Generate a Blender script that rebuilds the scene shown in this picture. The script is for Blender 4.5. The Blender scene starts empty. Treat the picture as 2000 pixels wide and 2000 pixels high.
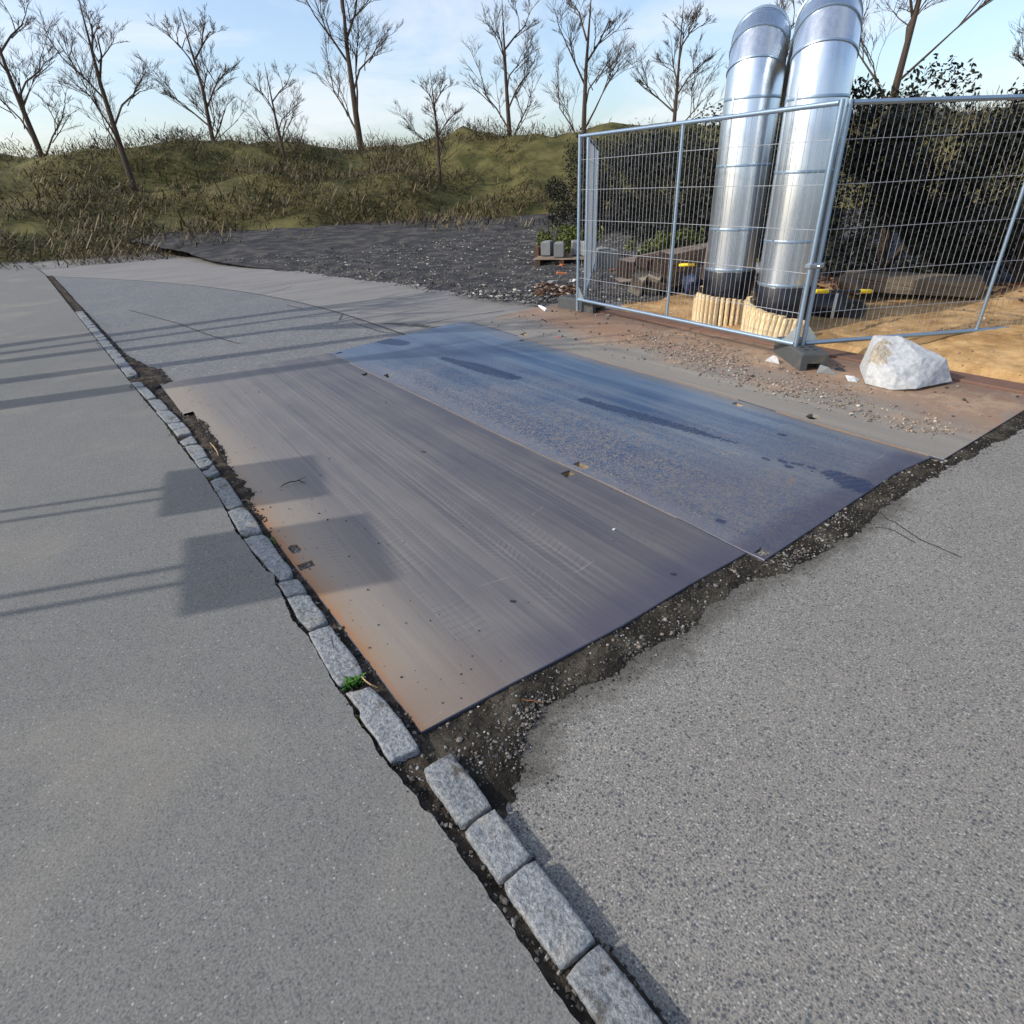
import bpy, bmesh, math, random
import numpy as np
from mathutils import Vector, Matrix
from mathutils.geometry import tessellate_polygon

random.seed(7); RNG = np.random.default_rng(7)
SC = bpy.context.scene
COL = SC.collection
R = math.radians

# ------------------------------------------------------------------ camera
F_PX, YAW, PITCH, ROLL = 1165.18, 0.608671, 0.505702, -0.042683
CAM = np.array([-0.506302, -1.289182, 1.55])
def cam_axes():
    cy, sy = math.cos(YAW), math.sin(YAW)
    fw = np.array([sy*math.cos(PITCH), cy*math.cos(PITCH), -math.sin(PITCH)])
    rt = np.array([cy, -sy, 0.0]); up = np.cross(rt, fw)
    return rt*math.cos(ROLL)+up*math.sin(ROLL), -rt*math.sin(ROLL)+up*math.cos(ROLL), fw
RT, UP, FW = cam_axes()
cam_d = bpy.data.cameras.new('camera'); cam = bpy.data.objects.new('camera', cam_d); COL.objects.link(cam)
cam_d.sensor_width = 36; cam_d.sensor_fit = 'HORIZONTAL'; cam_d.lens = F_PX/2000*36
cam_d.clip_start = 0.05; cam_d.clip_end = 2000
m = Matrix.Identity(4)
for i in range(3):
    m[i][0], m[i][1], m[i][2], m[i][3] = RT[i], UP[i], -FW[i], CAM[i]
cam.matrix_world = m
SC.camera = cam

def G(u, v, z=0.0):
    """world point at height z seen at pixel (u, v) of the 2000 px photograph"""
    d = (u-1000)/F_PX*RT-(v-1000)/F_PX*UP+FW
    return CAM+d*(z-CAM[2])/d[2]
def P2(u, v, z=0.0): return tuple(G(u, v, z)[:2])
def zrow(x, y, v):
    """height above (x, y) whose image row is v"""
    lo, hi = -1.0, 6.0
    for _ in range(50):
        mid = (lo+hi)/2; d = np.array([x, y, mid])-CAM
        if 1000-F_PX*(d@UP)/(d@FW) > v: lo = mid
        else: hi = mid
    return mid

# ------------------------------------------------------------------ world, sun, exposure
SUN_EL, SUN_AZ = R(33), R(-20)            # light travels towards SUN_AZ (from +x axis)
world = bpy.data.worlds.new('World'); SC.world = world; world.use_nodes = True
wn = world.node_tree; bg = wn.nodes['Background']
sky = wn.nodes.new('ShaderNodeTexSky'); sky.sky_type = 'NISHITA'; sky.sun_disc = False
sky.sun_elevation = SUN_EL
tosun = np.array([-math.cos(SUN_AZ), -math.sin(SUN_AZ)])
sky.sun_rotation = math.atan2(tosun[0], tosun[1])
sky.air_density = 0.9; sky.dust_density = 2.2; sky.ozone_density = 1.2
tcw = wn.nodes.new('ShaderNodeTexCoord'); spw = wn.nodes.new('ShaderNodeSeparateXYZ'); wn.links.new(tcw.outputs['Generated'], spw.inputs[0])
def wmath(op, a, b):
    n = wn.nodes.new('ShaderNodeMath'); n.operation = op
    for i, q in enumerate((a, b)):
        if isinstance(q, float): n.inputs[i].default_value = q
        else: wn.links.new(q, n.inputs[i])
    return n.outputs[0]
zz = wmath('ADD', wmath('MAXIMUM', spw.outputs[2], 0.0), .22); cbw = wn.nodes.new('ShaderNodeCombineXYZ')
wn.links.new(wmath('DIVIDE', spw.outputs[0], zz), cbw.inputs[0]); wn.links.new(wmath('DIVIDE', spw.outputs[1], zz), cbw.inputs[1])
nzw = wn.nodes.new('ShaderNodeTexNoise'); nzw.inputs['Scale'].default_value = 1.1; nzw.inputs['Detail'].default_value = 7; nzw.inputs['Roughness'].default_value = .6; nzw.inputs['Distortion'].default_value = .6
wn.links.new(cbw.outputs[0], nzw.inputs['Vector']); mrw = wn.nodes.new('ShaderNodeMapRange'); mrw.interpolation_type = 'SMOOTHSTEP'
for i, q in enumerate((.42, .72, 0.0, .65)): mrw.inputs[i+1].default_value = q
wn.links.new(nzw.outputs[0], mrw.inputs[0]); mxw = wn.nodes.new('ShaderNodeMix'); mxw.data_type = 'RGBA'
cin = [i for i in mxw.inputs if i.type == 'RGBA']; wn.links.new(mrw.outputs[0], mxw.inputs[0]); wn.links.new(sky.outputs[0], cin[0]); cin[1].default_value = (4.2, 4.3, 4.5, 1)   # thin fair-weather cloud
wn.links.new([o for o in mxw.outputs if o.type == 'RGBA'][0], bg.inputs[0]); bg.inputs[1].default_value = 0.15
sun_d = bpy.data.lights.new('sun', 'SUN'); sun_d.energy = 2.1; sun_d.angle = R(0.6); sun_d.color = (1, .955, .885)
sun = bpy.data.objects.new('sun', sun_d); COL.objects.link(sun)
ldir = Vector((math.cos(SUN_EL)*math.cos(SUN_AZ), math.cos(SUN_EL)*math.sin(SUN_AZ), -math.sin(SUN_EL)))
sun.rotation_euler = ldir.to_track_quat('-Z', 'Y').to_euler(); sun.location = (-8, 4, 8)
SC.view_settings.view_transform = 'Standard'; SC.view_settings.look = 'None'
SC.view_settings.gamma = 1.0; SC.view_settings.use_curve_mapping = False
SC.view_settings.exposure = 0.68

# ------------------------------------------------------------------ node helpers
class S:
    """a float / colour / vector socket with arithmetic"""
    def __init__(s, t, o): s.t, s.o = t, o
    def _m(s, op, *a):
        n = s.t.nodes.new('ShaderNodeMath'); n.operation = op
        for i, x in enumerate((s,)+a):
            if isinstance(x, S): s.t.links.new(x.o, n.inputs[i])
            else: n.inputs[i].default_value = x
        return S(s.t, n.outputs[0])
    def __add__(s, b): return s._m('ADD', b)
    __radd__ = __add__
    def __sub__(s, b): return s._m('SUBTRACT', b)
    def __rsub__(s, b): return (s*-1.0)+b
    def __mul__(s, b): return s._m('MULTIPLY', b)
    __rmul__ = __mul__
    def __truediv__(s, b): return s._m('DIVIDE', b)
    def abs(s): return s._m('ABSOLUTE')
    def sqrt(s): return s._m('SQRT')
    def pow(s, b): return s._m('POWER', b)
    def frac(s): return s._m('FRACT')
    def min(s, b): return s._m('MINIMUM', b)
    def max(s, b): return s._m('MAXIMUM', b)
    def clamp(s): return s.max(0.0).min(1.0)
    def step(s, a, b):
        """smoothstep from a (0) to b (1); a may exceed b"""
        n = s.t.nodes.new('ShaderNodeMapRange'); n.interpolation_type = 'SMOOTHSTEP'
        if a > b: n.inputs[1].default_value, n.inputs[2].default_value, n.inputs[3].default_value, n.inputs[4].default_value = b, a, 1, 0
        else: n.inputs[1].default_value, n.inputs[2].default_value, n.inputs[3].default_value, n.inputs[4].default_value = a, b, 0, 1
        s.t.links.new(s.o, n.inputs[0]); return S(s.t, n.outputs[0])

class M:
    def __init__(s, name, rough=.8, metal=0.0, spec=None):
        s.m = bpy.data.materials.new(name); s.m.use_nodes = True; s.t = s.m.node_tree
        s.b = s.t.nodes['Principled BSDF']
        s.b.inputs['Roughness'].default_value = rough; s.b.inputs['Metallic'].default_value = metal
        if spec is not None: s.b.inputs['Specular IOR Level'].default_value = spec
    def node(s, k): return s.t.nodes.new(k)
    def put(s, name, v):
        i = s.b.inputs[name]
        if isinstance(v, S): s.t.links.new(v.o, i)
        elif isinstance(v, tuple): i.default_value = (*v, 1)
        else: i.default_value = v
    def pos(s): return S(s.t, s.node('ShaderNodeNewGeometry').outputs['Position'])
    def obj(s): return S(s.t, s.node('ShaderNodeTexCoord').outputs['Object'])
    def island(s): return S(s.t, s.node('ShaderNodeNewGeometry').outputs['Random Per Island'])
    def rnd(s): return S(s.t, s.node('ShaderNodeObjectInfo').outputs['Random'])
    def normal(s): return S(s.t, s.node('ShaderNodeNewGeometry').outputs['Normal'])
    def sep(s, v):
        n = s.node('ShaderNodeSeparateXYZ'); s.t.links.new(v.o, n.inputs[0]); return [S(s.t, o) for o in n.outputs]
    def comb(s, x, y, z=0.0):
        n = s.node('ShaderNodeCombineXYZ')
        for i, a in enumerate((x, y, z)):
            if isinstance(a, S): s.t.links.new(a.o, n.inputs[i])
            else: n.inputs[i].default_value = a
        return S(s.t, n.outputs[0])
    def vmul(s, v, k):
        n = s.node('ShaderNodeVectorMath'); n.operation = 'MULTIPLY'; s.t.links.new(v.o, n.inputs[0]); n.inputs[1].default_value = k
        return S(s.t, n.outputs[0])
    def noise(s, v, scale, detail=3.0, rough=.55, dist=0.0, color=False):
        n = s.node('ShaderNodeTexNoise'); s.t.links.new(v.o, n.inputs['Vector'])
        n.inputs['Scale'].default_value = scale; n.inputs['Detail'].default_value = detail
        n.inputs['Roughness'].default_value = rough; n.inputs['Distortion'].default_value = dist
        return S(s.t, n.outputs[1 if color else 0])
    def vor(s, v, scale, feature='F1', out='Distance'):
        n = s.node('ShaderNodeTexVoronoi'); n.feature = feature; s.t.links.new(v.o, n.inputs['Vector'])
        n.inputs['Scale'].default_value = scale
        return S(s.t, n.outputs[out])
    def mix(s, f, a, b):
        n = s.node('ShaderNodeMix'); n.data_type = 'RGBA'; n.clamp_factor = True
        ins = [i for i in n.inputs if i.type == 'RGBA']
        if isinstance(f, S): s.t.links.new(f.o, n.inputs[0])
        else: n.inputs[0].default_value = f
        for i, x in zip(ins, (a, b)):
            if isinstance(x, S): s.t.links.new(x.o, i)
            else: i.default_value = (*x, 1)
        return S(s.t, [o for o in n.outputs if o.type == 'RGBA'][0])
    def tint(s, c, f):
        """colour times a float"""
        n = s.node('ShaderNodeVectorMath'); n.operation = 'SCALE'
        if isinstance(c, S): s.t.links.new(c.o, n.inputs[0])
        else: n.inputs[0].default_value = c
        s.t.links.new(f.o, n.inputs['Scale']); return S(s.t, n.outputs[0])
    def ramp(s, f, stops):
        n = s.node('ShaderNodeValToRGB'); s.t.links.new(f.o, n.inputs[0]); e = n.color_ramp.elements
        while len(e) < len(stops): e.new(.5)
        for el, (p, c) in zip(e, stops): el.position = p; el.color = (*c, 1)
        return S(s.t, n.outputs[0])
    def bump(s, h, strength=.5, dist=.01):
        n = s.node('ShaderNodeBump'); n.inputs['Strength'].default_value = strength; n.inputs['Distance'].default_value = dist
        s.t.links.new(h.o, n.inputs['Height']); s.t.links.new(n.outputs[0], s.b.inputs['Normal'])
    def seg(s, x, y, a, b):
        """distance to the 2D segment a-b and the position along it (0..1)"""
        dx, dy = b[0]-a[0], b[1]-a[1]; l2 = dx*dx+dy*dy
        t = (((x-a[0])*dx+(y-a[1])*dy)/l2).clamp()
        ex, ey = x-a[0]-t*dx, y-a[1]-t*dy
        return (ex*ex+ey*ey).sqrt(), t
def srgb(r, g, b): return tuple(((c/255+.055)/1.055)**2.4 if c > 10 else c/255/12.92 for c in (r, g, b))

# ------------------------------------------------------------------ object helpers
def tag(o, label=None, cat=None, group=None, kind=None):
    if label: o['label'] = label
    if cat: o['category'] = cat
    if group: o['group'] = group
    if kind: o['kind'] = kind
    return o
def empty(name, loc=(0, 0, 0), rz=0.0):
    o = bpy.data.objects.new(name, None); COL.objects.link(o); o.location = loc; o.rotation_euler.z = rz; o.empty_display_size = .1
    return o
def link(name, me, mats, parent=None):
    o = bpy.data.objects.new(name, me); COL.objects.link(o)
    for x in (mats if isinstance(mats, (list, tuple)) else [mats]): me.materials.append(x.m if isinstance(x, M) else x)
    if parent is not None: o.parent = parent
    return o
def fast(name, V, Fc, smooth=False):
    """mesh from numpy arrays; Fc an (n,3) or (n,4) index array"""
    me = bpy.data.meshes.new(name); V = np.asarray(V, np.float32); Fc = np.asarray(Fc, np.int32); k = Fc.shape[1]
    me.vertices.add(len(V)); me.vertices.foreach_set('co', V.ravel())
    me.loops.add(Fc.size); me.loops.foreach_set('vertex_index', Fc.ravel())
    me.polygons.add(len(Fc)); me.polygons.foreach_set('loop_start', np.arange(0, Fc.size, k, dtype=np.int32))
    me.polygons.foreach_set('use_smooth', np.full(len(Fc), smooth)); me.update(calc_edges=True); return me
class MB:
    def __init__(s): s.v, s.f, s.mi = [], [], []
    def add(s, vs, fs, mi=0):
        o = len(s.v); s.v += [tuple(x) for x in vs]; s.f += [tuple(i+o for i in f) for f in fs]; s.mi += [mi]*len(fs)
    def box(s, c, d, rot=None, mi=0, ch=0.0):
        hx, hy, hz = d[0]/2, d[1]/2, d[2]/2
        if ch:
            vs, fs = [], []
            rings = [(-hz, ch), (-hz+ch, 0), (hz-ch, 0), (hz, ch)]
            for z, i in rings: vs += [(-hx+i, -hy+i, z), (hx-i, -hy+i, z), (hx-i, hy-i, z), (-hx+i, hy-i, z)]
            for r in range(3):
                for k in range(4): fs.append((r*4+k, r*4+(k+1) % 4, r*4+4+(k+1) % 4, r*4+4+k))
            fs += [(3, 2, 1, 0), (12, 13, 14, 15)]
        else:
            vs = [(x, y, z) for z in (-hz, hz) for x, y in ((-hx, -hy), (hx, -hy), (hx, hy), (-hx, hy))]
            fs = [(3, 2, 1, 0), (4, 5, 6, 7), (0, 1, 5, 4), (1, 2, 6, 5), (2, 3, 7, 6), (3, 0, 4, 7)]
        Mx = rot if rot is not None else Matrix.Identity(3)
        s.add([tuple(Mx @ Vector(v)+Vector(c)) for v in vs], fs, mi)
    def tube(s, pts, r, n=10, mi=0, cap=True):
        pts = [Vector(p) for p in pts]; rs = r if isinstance(r, (list, tuple)) else [r]*len(pts); vs = []; px = None
        for i, p in enumerate(pts):
            d = (pts[min(i+1, len(pts)-1)]-pts[max(i-1, 0)]).normalized()
            if px is None: px = d.orthogonal().normalized()
            px = (px-d*px.dot(d)).normalized(); py = d.cross(px)
            vs += [tuple(p+(px*math.cos(2*math.pi*k/n)+py*math.sin(2*math.pi*k/n))*rs[i]) for k in range(n)]
        fs = [(i*n+k, i*n+(k+1) % n, i*n+n+(k+1) % n, i*n+n+k) for i in range(len(pts)-1) for k in range(n)]
        if cap: fs += [tuple(range(n-1, -1, -1)), tuple(range(len(vs)-n, len(vs)))]
        s.add(vs, fs, mi)
    def lathe(s, c, prof, n=40, mi=0):
        vs = [(c[0]+r*math.cos(2*math.pi*k/n), c[1]+r*math.sin(2*math.pi*k/n), c[2]+z) for r, z in prof for k in range(n)]
        fs = [(i*n+k, i*n+(k+1) % n, i*n+n+(k+1) % n, i*n+n+k) for i in range(len(prof)-1) for k in range(n)]
        s.add(vs, fs, mi)
    def build(s, name, mats, parent=None, smooth=False):
        me = bpy.data.meshes.new(name); me.from_pydata(s.v, [], s.f); me.update()
        o = link(name, me, mats, parent)
        if len(me.materials) > 1: me.polygons.foreach_set('material_index', s.mi)
        if smooth:
            me.polygons.foreach_set('use_smooth', [True]*len(me.polygons)); me.set_sharp_from_angle(angle=R(42))
        return o
# numpy value noise
def vn(x, y, f, seed=0):
    x = np.asarray(x, float)*f+seed*17.3; y = np.asarray(y, float)*f+seed*9.7
    xi, yi = np.floor(x).astype(np.int64), np.floor(y).astype(np.int64); xf, yf = x-xi, y-yi
    xf = xf*xf*(3-2*xf); yf = yf*yf*(3-2*yf)
    def h(a, b):
        n = (a*374761393+b*668265263+seed*974711) & 0x7fffffff
        n = ((n ^ (n >> 13))*1274126177) & 0x7fffffff
        return ((n ^ (n >> 16)) & 0xffff)/65535.0
    return (h(xi, yi)*(1-xf)+h(xi+1, yi)*xf)*(1-yf)+(h(xi, yi+1)*(1-xf)+h(xi+1, yi+1)*xf)*yf-.5
def fbm(x, y, f, seed=0, o=4):
    return sum(vn(x, y, f*2**i, seed+i)/2**i for i in range(o))
def resample(pts, n):
    p = np.array(pts, float); d = np.r_[0, np.cumsum(np.linalg.norm(np.diff(p, axis=0), axis=1))]
    t = np.linspace(0, d[-1], n); return np.stack([np.interp(t, d, p[:, k]) for k in range(p.shape[1])], 1)
def strip(name, A, B, nu, nv, zf, mats, parent=None):
    """height field between curves A and B; zf(u, v, x, y) -> z"""
    a, b = resample(A, nu), resample(B, nu); v = np.linspace(0, 1, nv)
    X = a[:, None, 0]*(1-v)+b[:, None, 0]*v; Y = a[:, None, 1]*(1-v)+b[:, None, 1]*v
    U = np.repeat(np.linspace(0, 1, nu)[:, None], nv, 1); Vv = np.repeat(v[None], nu, 0)
    Z = zf(U, Vv, X, Y); i = np.arange(nu*nv).reshape(nu, nv)
    Fc = np.stack([i[:-1, :-1], i[:-1, 1:], i[1:, 1:], i[1:, :-1]], -1).reshape(-1, 4)
    V = np.stack([X, Y, Z], -1).reshape(-1, 3)
    q = V[Fc[len(Fc)//2]]; 
    if np.cross(q[1]-q[0], q[3]-q[0])[2] < 0: Fc = Fc[:, ::-1]
    o = link(name, fast(name, V, Fc, True), mats, parent); return o
def strip_pts(A, B, n, zf, vpow=None, nu=200):
    a, b = resample(A, nu), resample(B, nu); u = RNG.random(n); v = RNG.random(n)
    if vpow is not None: v = vpow(v)
    k = u*(nu-1)
    pa = np.stack([np.interp(k, np.arange(nu), a[:, j]) for j in (0, 1)], 1); pb = np.stack([np.interp(k, np.arange(nu), b[:, j]) for j in (0, 1)], 1)
    p = pa*(1-v)[:, None]+pb*v[:, None]; return np.c_[p, zf(u, v, p[:, 0], p[:, 1])]
def inpoly(p, poly):
    x, y = p[:, 0], p[:, 1]; c = np.zeros(len(p), bool); q = np.array(poly)
    for (x0, y0), (x1, y1) in zip(q, np.roll(q, -1, 0)):
        c ^= ((y0 > y) != (y1 > y)) & (x < (x1-x0)*(y-y0)/(y1-y0+1e-12)+x0)
    return c
def poly_pts(poly, n, z=0.0):
    q = np.array(poly); lo, hi = q.min(0), q.max(0); out = np.zeros((0, 2))
    while len(out) < n:
        p = lo+(hi-lo)*RNG.random((n*2, 2)); out = np.r_[out, p[inpoly(p, poly)]]
    return np.c_[out[:n], np.full(n, z)]
_t = (1+5**.5)/2
ICO = np.array([(-1,_t,0),(1,_t,0),(-1,-_t,0),(1,-_t,0),(0,-1,_t),(0,1,_t),(0,-1,-_t),(0,1,-_t),(_t,0,-1),(_t,0,1),(-_t,0,-1),(-_t,0,1)])/1.9
ICOF = np.array([(0,11,5),(0,5,1),(0,1,7),(0,7,10),(0,10,11),(1,5,9),(5,11,4),(11,10,2),(10,7,6),(7,1,8),(3,9,4),(3,4,2),(3,2,6),(3,6,8),(3,8,9),(4,9,5),(2,4,11),(6,2,10),(8,6,7),(9,8,1)])
OCT = np.array([(1,0,0),(-1,0,0),(0,1,0),(0,-1,0),(0,0,1),(0,0,-1)], float)
OCTF = np.array([(0,2,4),(2,1,4),(1,3,4),(3,0,4),(2,0,5),(1,2,5),(3,1,5),(0,3,5)])
def pebbles(name, P, size, mats, kind='stuff', lo=False, flat=.65, sink=.25):
    n = len(P); T, TF = (OCT, OCTF) if lo else (ICO, ICOF); k = len(T)
    size = np.broadcast_to(size, (n,))
    v = T[None]*(1+.45*(RNG.random((n, k, 1))-.5))
    sc = np.stack([.75+.5*RNG.random(n), .75+.5*RNG.random(n), flat*(.7+.5*RNG.random(n))], 1)*size[:, None]*.5
    v = v*sc[:, None]
    a = RNG.random(n)*6.283; b = (RNG.random(n)-.5)*.9
    v2 = v.copy(); v2[..., 0] = v[..., 0]*np.cos(b)[:, None]-v[..., 2]*np.sin(b)[:, None]; v2[..., 2] = v[..., 0]*np.sin(b)[:, None]+v[..., 2]*np.cos(b)[:, None]
    v3 = v2.copy(); v3[..., 0] = v2[..., 0]*np.cos(a)[:, None]-v2[..., 1]*np.sin(a)[:, None]; v3[..., 1] = v2[..., 0]*np.sin(a)[:, None]+v2[..., 1]*np.cos(a)[:, None]
    v3 += P[:, None]; v3[..., 2] += (size*.5*flat*(1-2*sink))[:, None]
    Fc = (TF[None]+(np.arange(n)*k)[:, None, None]).reshape(-1, 3)
    o = link(name, fast(name, v3.reshape(-1, 3), Fc, False), mats)
    if kind: o['kind'] = kind
    return o
def poly_sheet(name, outer, holes, z, mats, depth=.0, parent=None):
    loops = [[Vector((x, y, 0)) for x, y in L] for L in [outer]+holes]
    vs = [v for L in loops for v in L]; tri = tessellate_polygon(loops)
    V = [(v.x, v.y, z) for v in vs]; Fc = []
    for t in tri:
        a, b, c = (vs[i] for i in t); Fc.append(tuple(t) if (b-a).cross(c-a).z > 0 else tuple(reversed(t)))
    if depth:
        n0 = 0
        for L in loops:
            n = len(L); o = len(V); V += [(v.x, v.y, z-depth) for v in L]
            for i in range(n): Fc.append((n0+i, n0+(i+1) % n, o+(i+1) % n, o+i))
            n0 += n
    me = bpy.data.meshes.new(name); me.from_pydata(V, [], Fc); me.update()
    if depth:
        bm = bmesh.new(); bm.from_mesh(me); bmesh.ops.recalc_face_normals(bm, faces=bm.faces); bm.to_mesh(me); bm.free()
    return link(name, me, mats, parent)

# ------------------------------------------------------------------ materials
def simple(name, c, rough=.7, metal=0.0, var=.18, scale=30.0, bump=0.0, bscale=80.0, bdist=.004, spec=None, stain=None, coords='obj'):
    k = M(name, rough, metal, spec); p = k.obj() if coords == 'obj' else k.pos()
    n = k.noise(p, scale, 4); f = 1.0+(n-.5)*(var*2)
    col = k.tint(c, f)
    if stain:
        sm = k.noise(p, stain[1], 5, .6); col = k.mix(sm.step(stain[2], stain[3]), col, stain[0])
    k.put('Base Color', col)
    if bump: k.bump(k.noise(p, bscale, 4, .65), bump, bdist)
    return k

# asphalt of the road: grey binder with dark and pale chips, lighter band beyond the joint, joints and cracks
CRACKS = [
    [(252, 603), (345, 628), (405, 650), (467, 668)], [(490, 564), (560, 552), (620, 545), (650, 537)],
    [(510, 572), (540, 566), (570, 557)], [(670, 609), (663, 622)], [(663, 622), (690, 615), (760, 612)][:2],
    [(560, 593), (590, 600)], [(687, 627), (730, 640), (750, 646), (765, 646)],
    [(800, 636), (870, 621), (930, 611), (985, 604)], [(1722, 993), (1738, 1008), (1752, 1014), (1800, 1046), (1880, 1080)], [(1714, 1022), (1735, 1024), (1752, 1031), (1790, 1052)]]
def asphalt():
    k = M('asphalt', .85, 0, .3); p = k.pos(); x, y, z = k.sep(p)
    w = k.noise(p, 6, 3)
    wob = (w-.5)*.06; wob2 = (k.noise(p, 25, 2)-.5)*.05
    jx = 2.72-((y-6.5).max(0.0)).pow(2.0)*.027
    far = (x+wob-jx).step(-.015, .015)*y.step(5.2, 5.6)                # pale band beyond the joint
    joint = ((x+wob2*.6-jx).abs()).step(.03, .008)*y.step(5.0, 5.6)
    v1 = k.vor(p, 130); c1 = k.vor(p, 130, out='Color'); cr = k.sep(c1)
    n2 = k.noise(p, 1.3, 4); n3 = k.noise(p, 140, 2)
    v1b = k.vor(p, 230); crb = k.sep(k.vor(p, 230, out='Color')); v1c = k.vor(p, 75); crc = k.sep(k.vor(p, 75, out='Color'))
    chip = ((cr[0].step(.62, .72))*v1.step(.55, .3)*.75).max(crb[0].step(.45, .6)*v1b.step(.6, .3)*.62).max(crc[0].step(.74, .80)*v1c.step(.5, .25)*.9)
    chipl = (cr[1].step(.86, .90))*v1.step(.5, .3)
    base = k.mix(n3.step(.3, .7), srgb(113, 110, 104), srgb(146, 142, 133))
    base = k.mix(chip*.9, base, srgb(62, 68, 76)); base = k.mix(chipl*.8, base, srgb(176, 172, 164))
    base = k.mix((k.sep(k.vor(p, 26, out='Color'))[2]).step(.975, .98)*k.vor(p, 26).step(.28, .18)*.7, base, srgb(190, 160, 110))
    # finer, bluer surface behind the plates
    back = y.step(4.6, 5.6)*(1.0-far)
    bt = k.mix(n3.step(.3, .7), srgb(96, 98, 99), srgb(130, 130, 127)); bt = k.mix(chip*.35, bt, srgb(82, 88, 96))
    bluez = y.step(6.5, 9.5)
    bt = k.mix(bluez*.5, bt, srgb(98, 102, 106))
    bs = k.noise(p, 30, 3, .8); bt = k.mix(bs.step(.52, .66)*.55, bt, srgb(78, 80, 83)); bt = k.mix(bs.step(.46, .34)*.5, bt, srgb(164, 163, 158)); bt = k.mix(k.noise(p, .9, 4).step(.5, .66)*.3, bt, srgb(128, 124, 116))
    base = k.mix(back, base, bt)
    ft = k.mix(n3.step(.3, .7), srgb(118, 116, 112), srgb(142, 139, 134))
    st = k.noise(k.vmul(p, (.14, 1.2, 1)), 3.0, 4)
    ft = k.mix(st.step(.46, .6)*.6, ft, srgb(112, 111, 113)); fs = k.noise(p, 24, 3, .8); ft = k.mix(fs.step(.54, .68)*.5, ft, srgb(98, 96, 92)); ft = k.mix(k.noise(p, .7, 4).step(.5, .66)*.4, ft, srgb(120, 116, 110))
    base = k.mix(far, base, ft)
    n4 = k.noise(p, 9, 5, .7); base = k.tint(base, .80+n2*.24+n4*.14)
    ck = joint*.9
    for L in CRACKS:
        nr = L[0][1] > 900; jw = wob2*(.35 if nr else .9)
        for a, b in zip(L, L[1:]):
            d, t = k.seg(x+jw, y+jw, P2(*a), P2(*b)); ck = ck.max(d.step(*((.008, .002) if nr else (.022, .006)))*.85)
    # damp silt gathered by the joint corner behind the blue plate
    d, t = k.seg(x+wob*1.5, y+wob*1.5, P2(755, 628), P2(850, 636)); ck = ck.max((d+(w-.5)*.3).step(.10, .02)*.75)
    base = k.mix(ck, base, srgb(52, 48, 44))
    dm = None; dn = (k.noise(p, 18, 5, .7)-.5)*.22
    SL = [(1028, 1495), (1058, 1381), (1144, 1336), (1312, 1250), (1383, 1188), (1476, 1123), (1633, 1055), (1749, 973)]
    for a, b in zip(SL, SL[1:]):
        d, t = k.seg(x, y, P2(*a), P2(*b)); q = (d+dn).step(.15, .0); dm = q if dm is None else dm.max(q)
    base = k.mix(dm*.75, base, srgb(72, 68, 60))                       # silt trodden out over the asphalt
    gr2 = k.noise(p, 42, 4, .75); base = k.tint(base, .78+gr2*.44); k.put('Base Color', base); k.put('Roughness', .8+n3*.15)
    k.bump((v1.step(.0, .6)*-.5)+n3*.5-ck*1.5, .55, .004)
    return k
def pave():
    k = M('pavement_asphalt', .85, 0, .3); p = k.pos(); n2 = k.noise(p, 1.1, 4); n3 = k.noise(p, 170, 2)
    v = k.vor(p, 120); c = k.sep(k.vor(p, 120, out='Color'))
    base = k.mix(n3.step(.3, .7), srgb(98, 98, 95), srgb(122, 121, 116))
    base = k.mix(c[0].step(.80, .84)*v.step(.55, .3)*.6, base, srgb(72, 74, 78)); base = k.mix(c[1].step(.95, .97)*v.step(.45, .25)*.6, base, srgb(172, 170, 166))
    base = k.mix(n2.step(.5, .72)*.35, base, srgb(146, 138, 124))
    base = k.tint(base, .64+k.noise(p, 3.5, 4)*.2+k.noise(p, 48, 4, .75)*.36+k.noise(p, 20, 3, .8)*.2); dk = k.noise(p, 7, 5, .7).step(.62, .74)*.25; base = k.mix(dk, base, srgb(88, 85, 80))
    k.put('Base Color', base); k.bump(n3+v*.4, .4, .003); return k
def steel_common(k, p, x, y):
    st = k.noise(k.vmul(p, (1, .035, 1)), 34, 5, .6); st2 = k.noise(k.vmul(p, (1, .05, 1)), 7, 4, .55); gr = k.noise(p, 190, 2)
    return st, st2, gr
def track(k, x, y, a, b, w, freq, skew=.6, ribs=(-.5, -.12, .12, .5)):
    """tyre print: ribs and slanting bars along a-b; returns a 0..1 mask"""
    dx, dy = b[0]-a[0], b[1]-a[1]; L = math.hypot(dx, dy); dx /= L; dy /= L
    s = (x-a[0])*dy-(y-a[1])*dx; l = (x-a[0])*dx+(y-a[1])*dy
    ins = s.abs().step(w*.55, w*.5)*l.step(0, .3)*l.step(L, L-.25)
    rib = None
    for r in ribs:
        q = (s-r*w).abs().step(.010, .003); rib = q if rib is None else rib.max(q)
    bar = ((l*freq+s.abs()*(freq*skew)).frac()-.5).abs().step(.2, .08)
    return ins*rib, ins*bar
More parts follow.
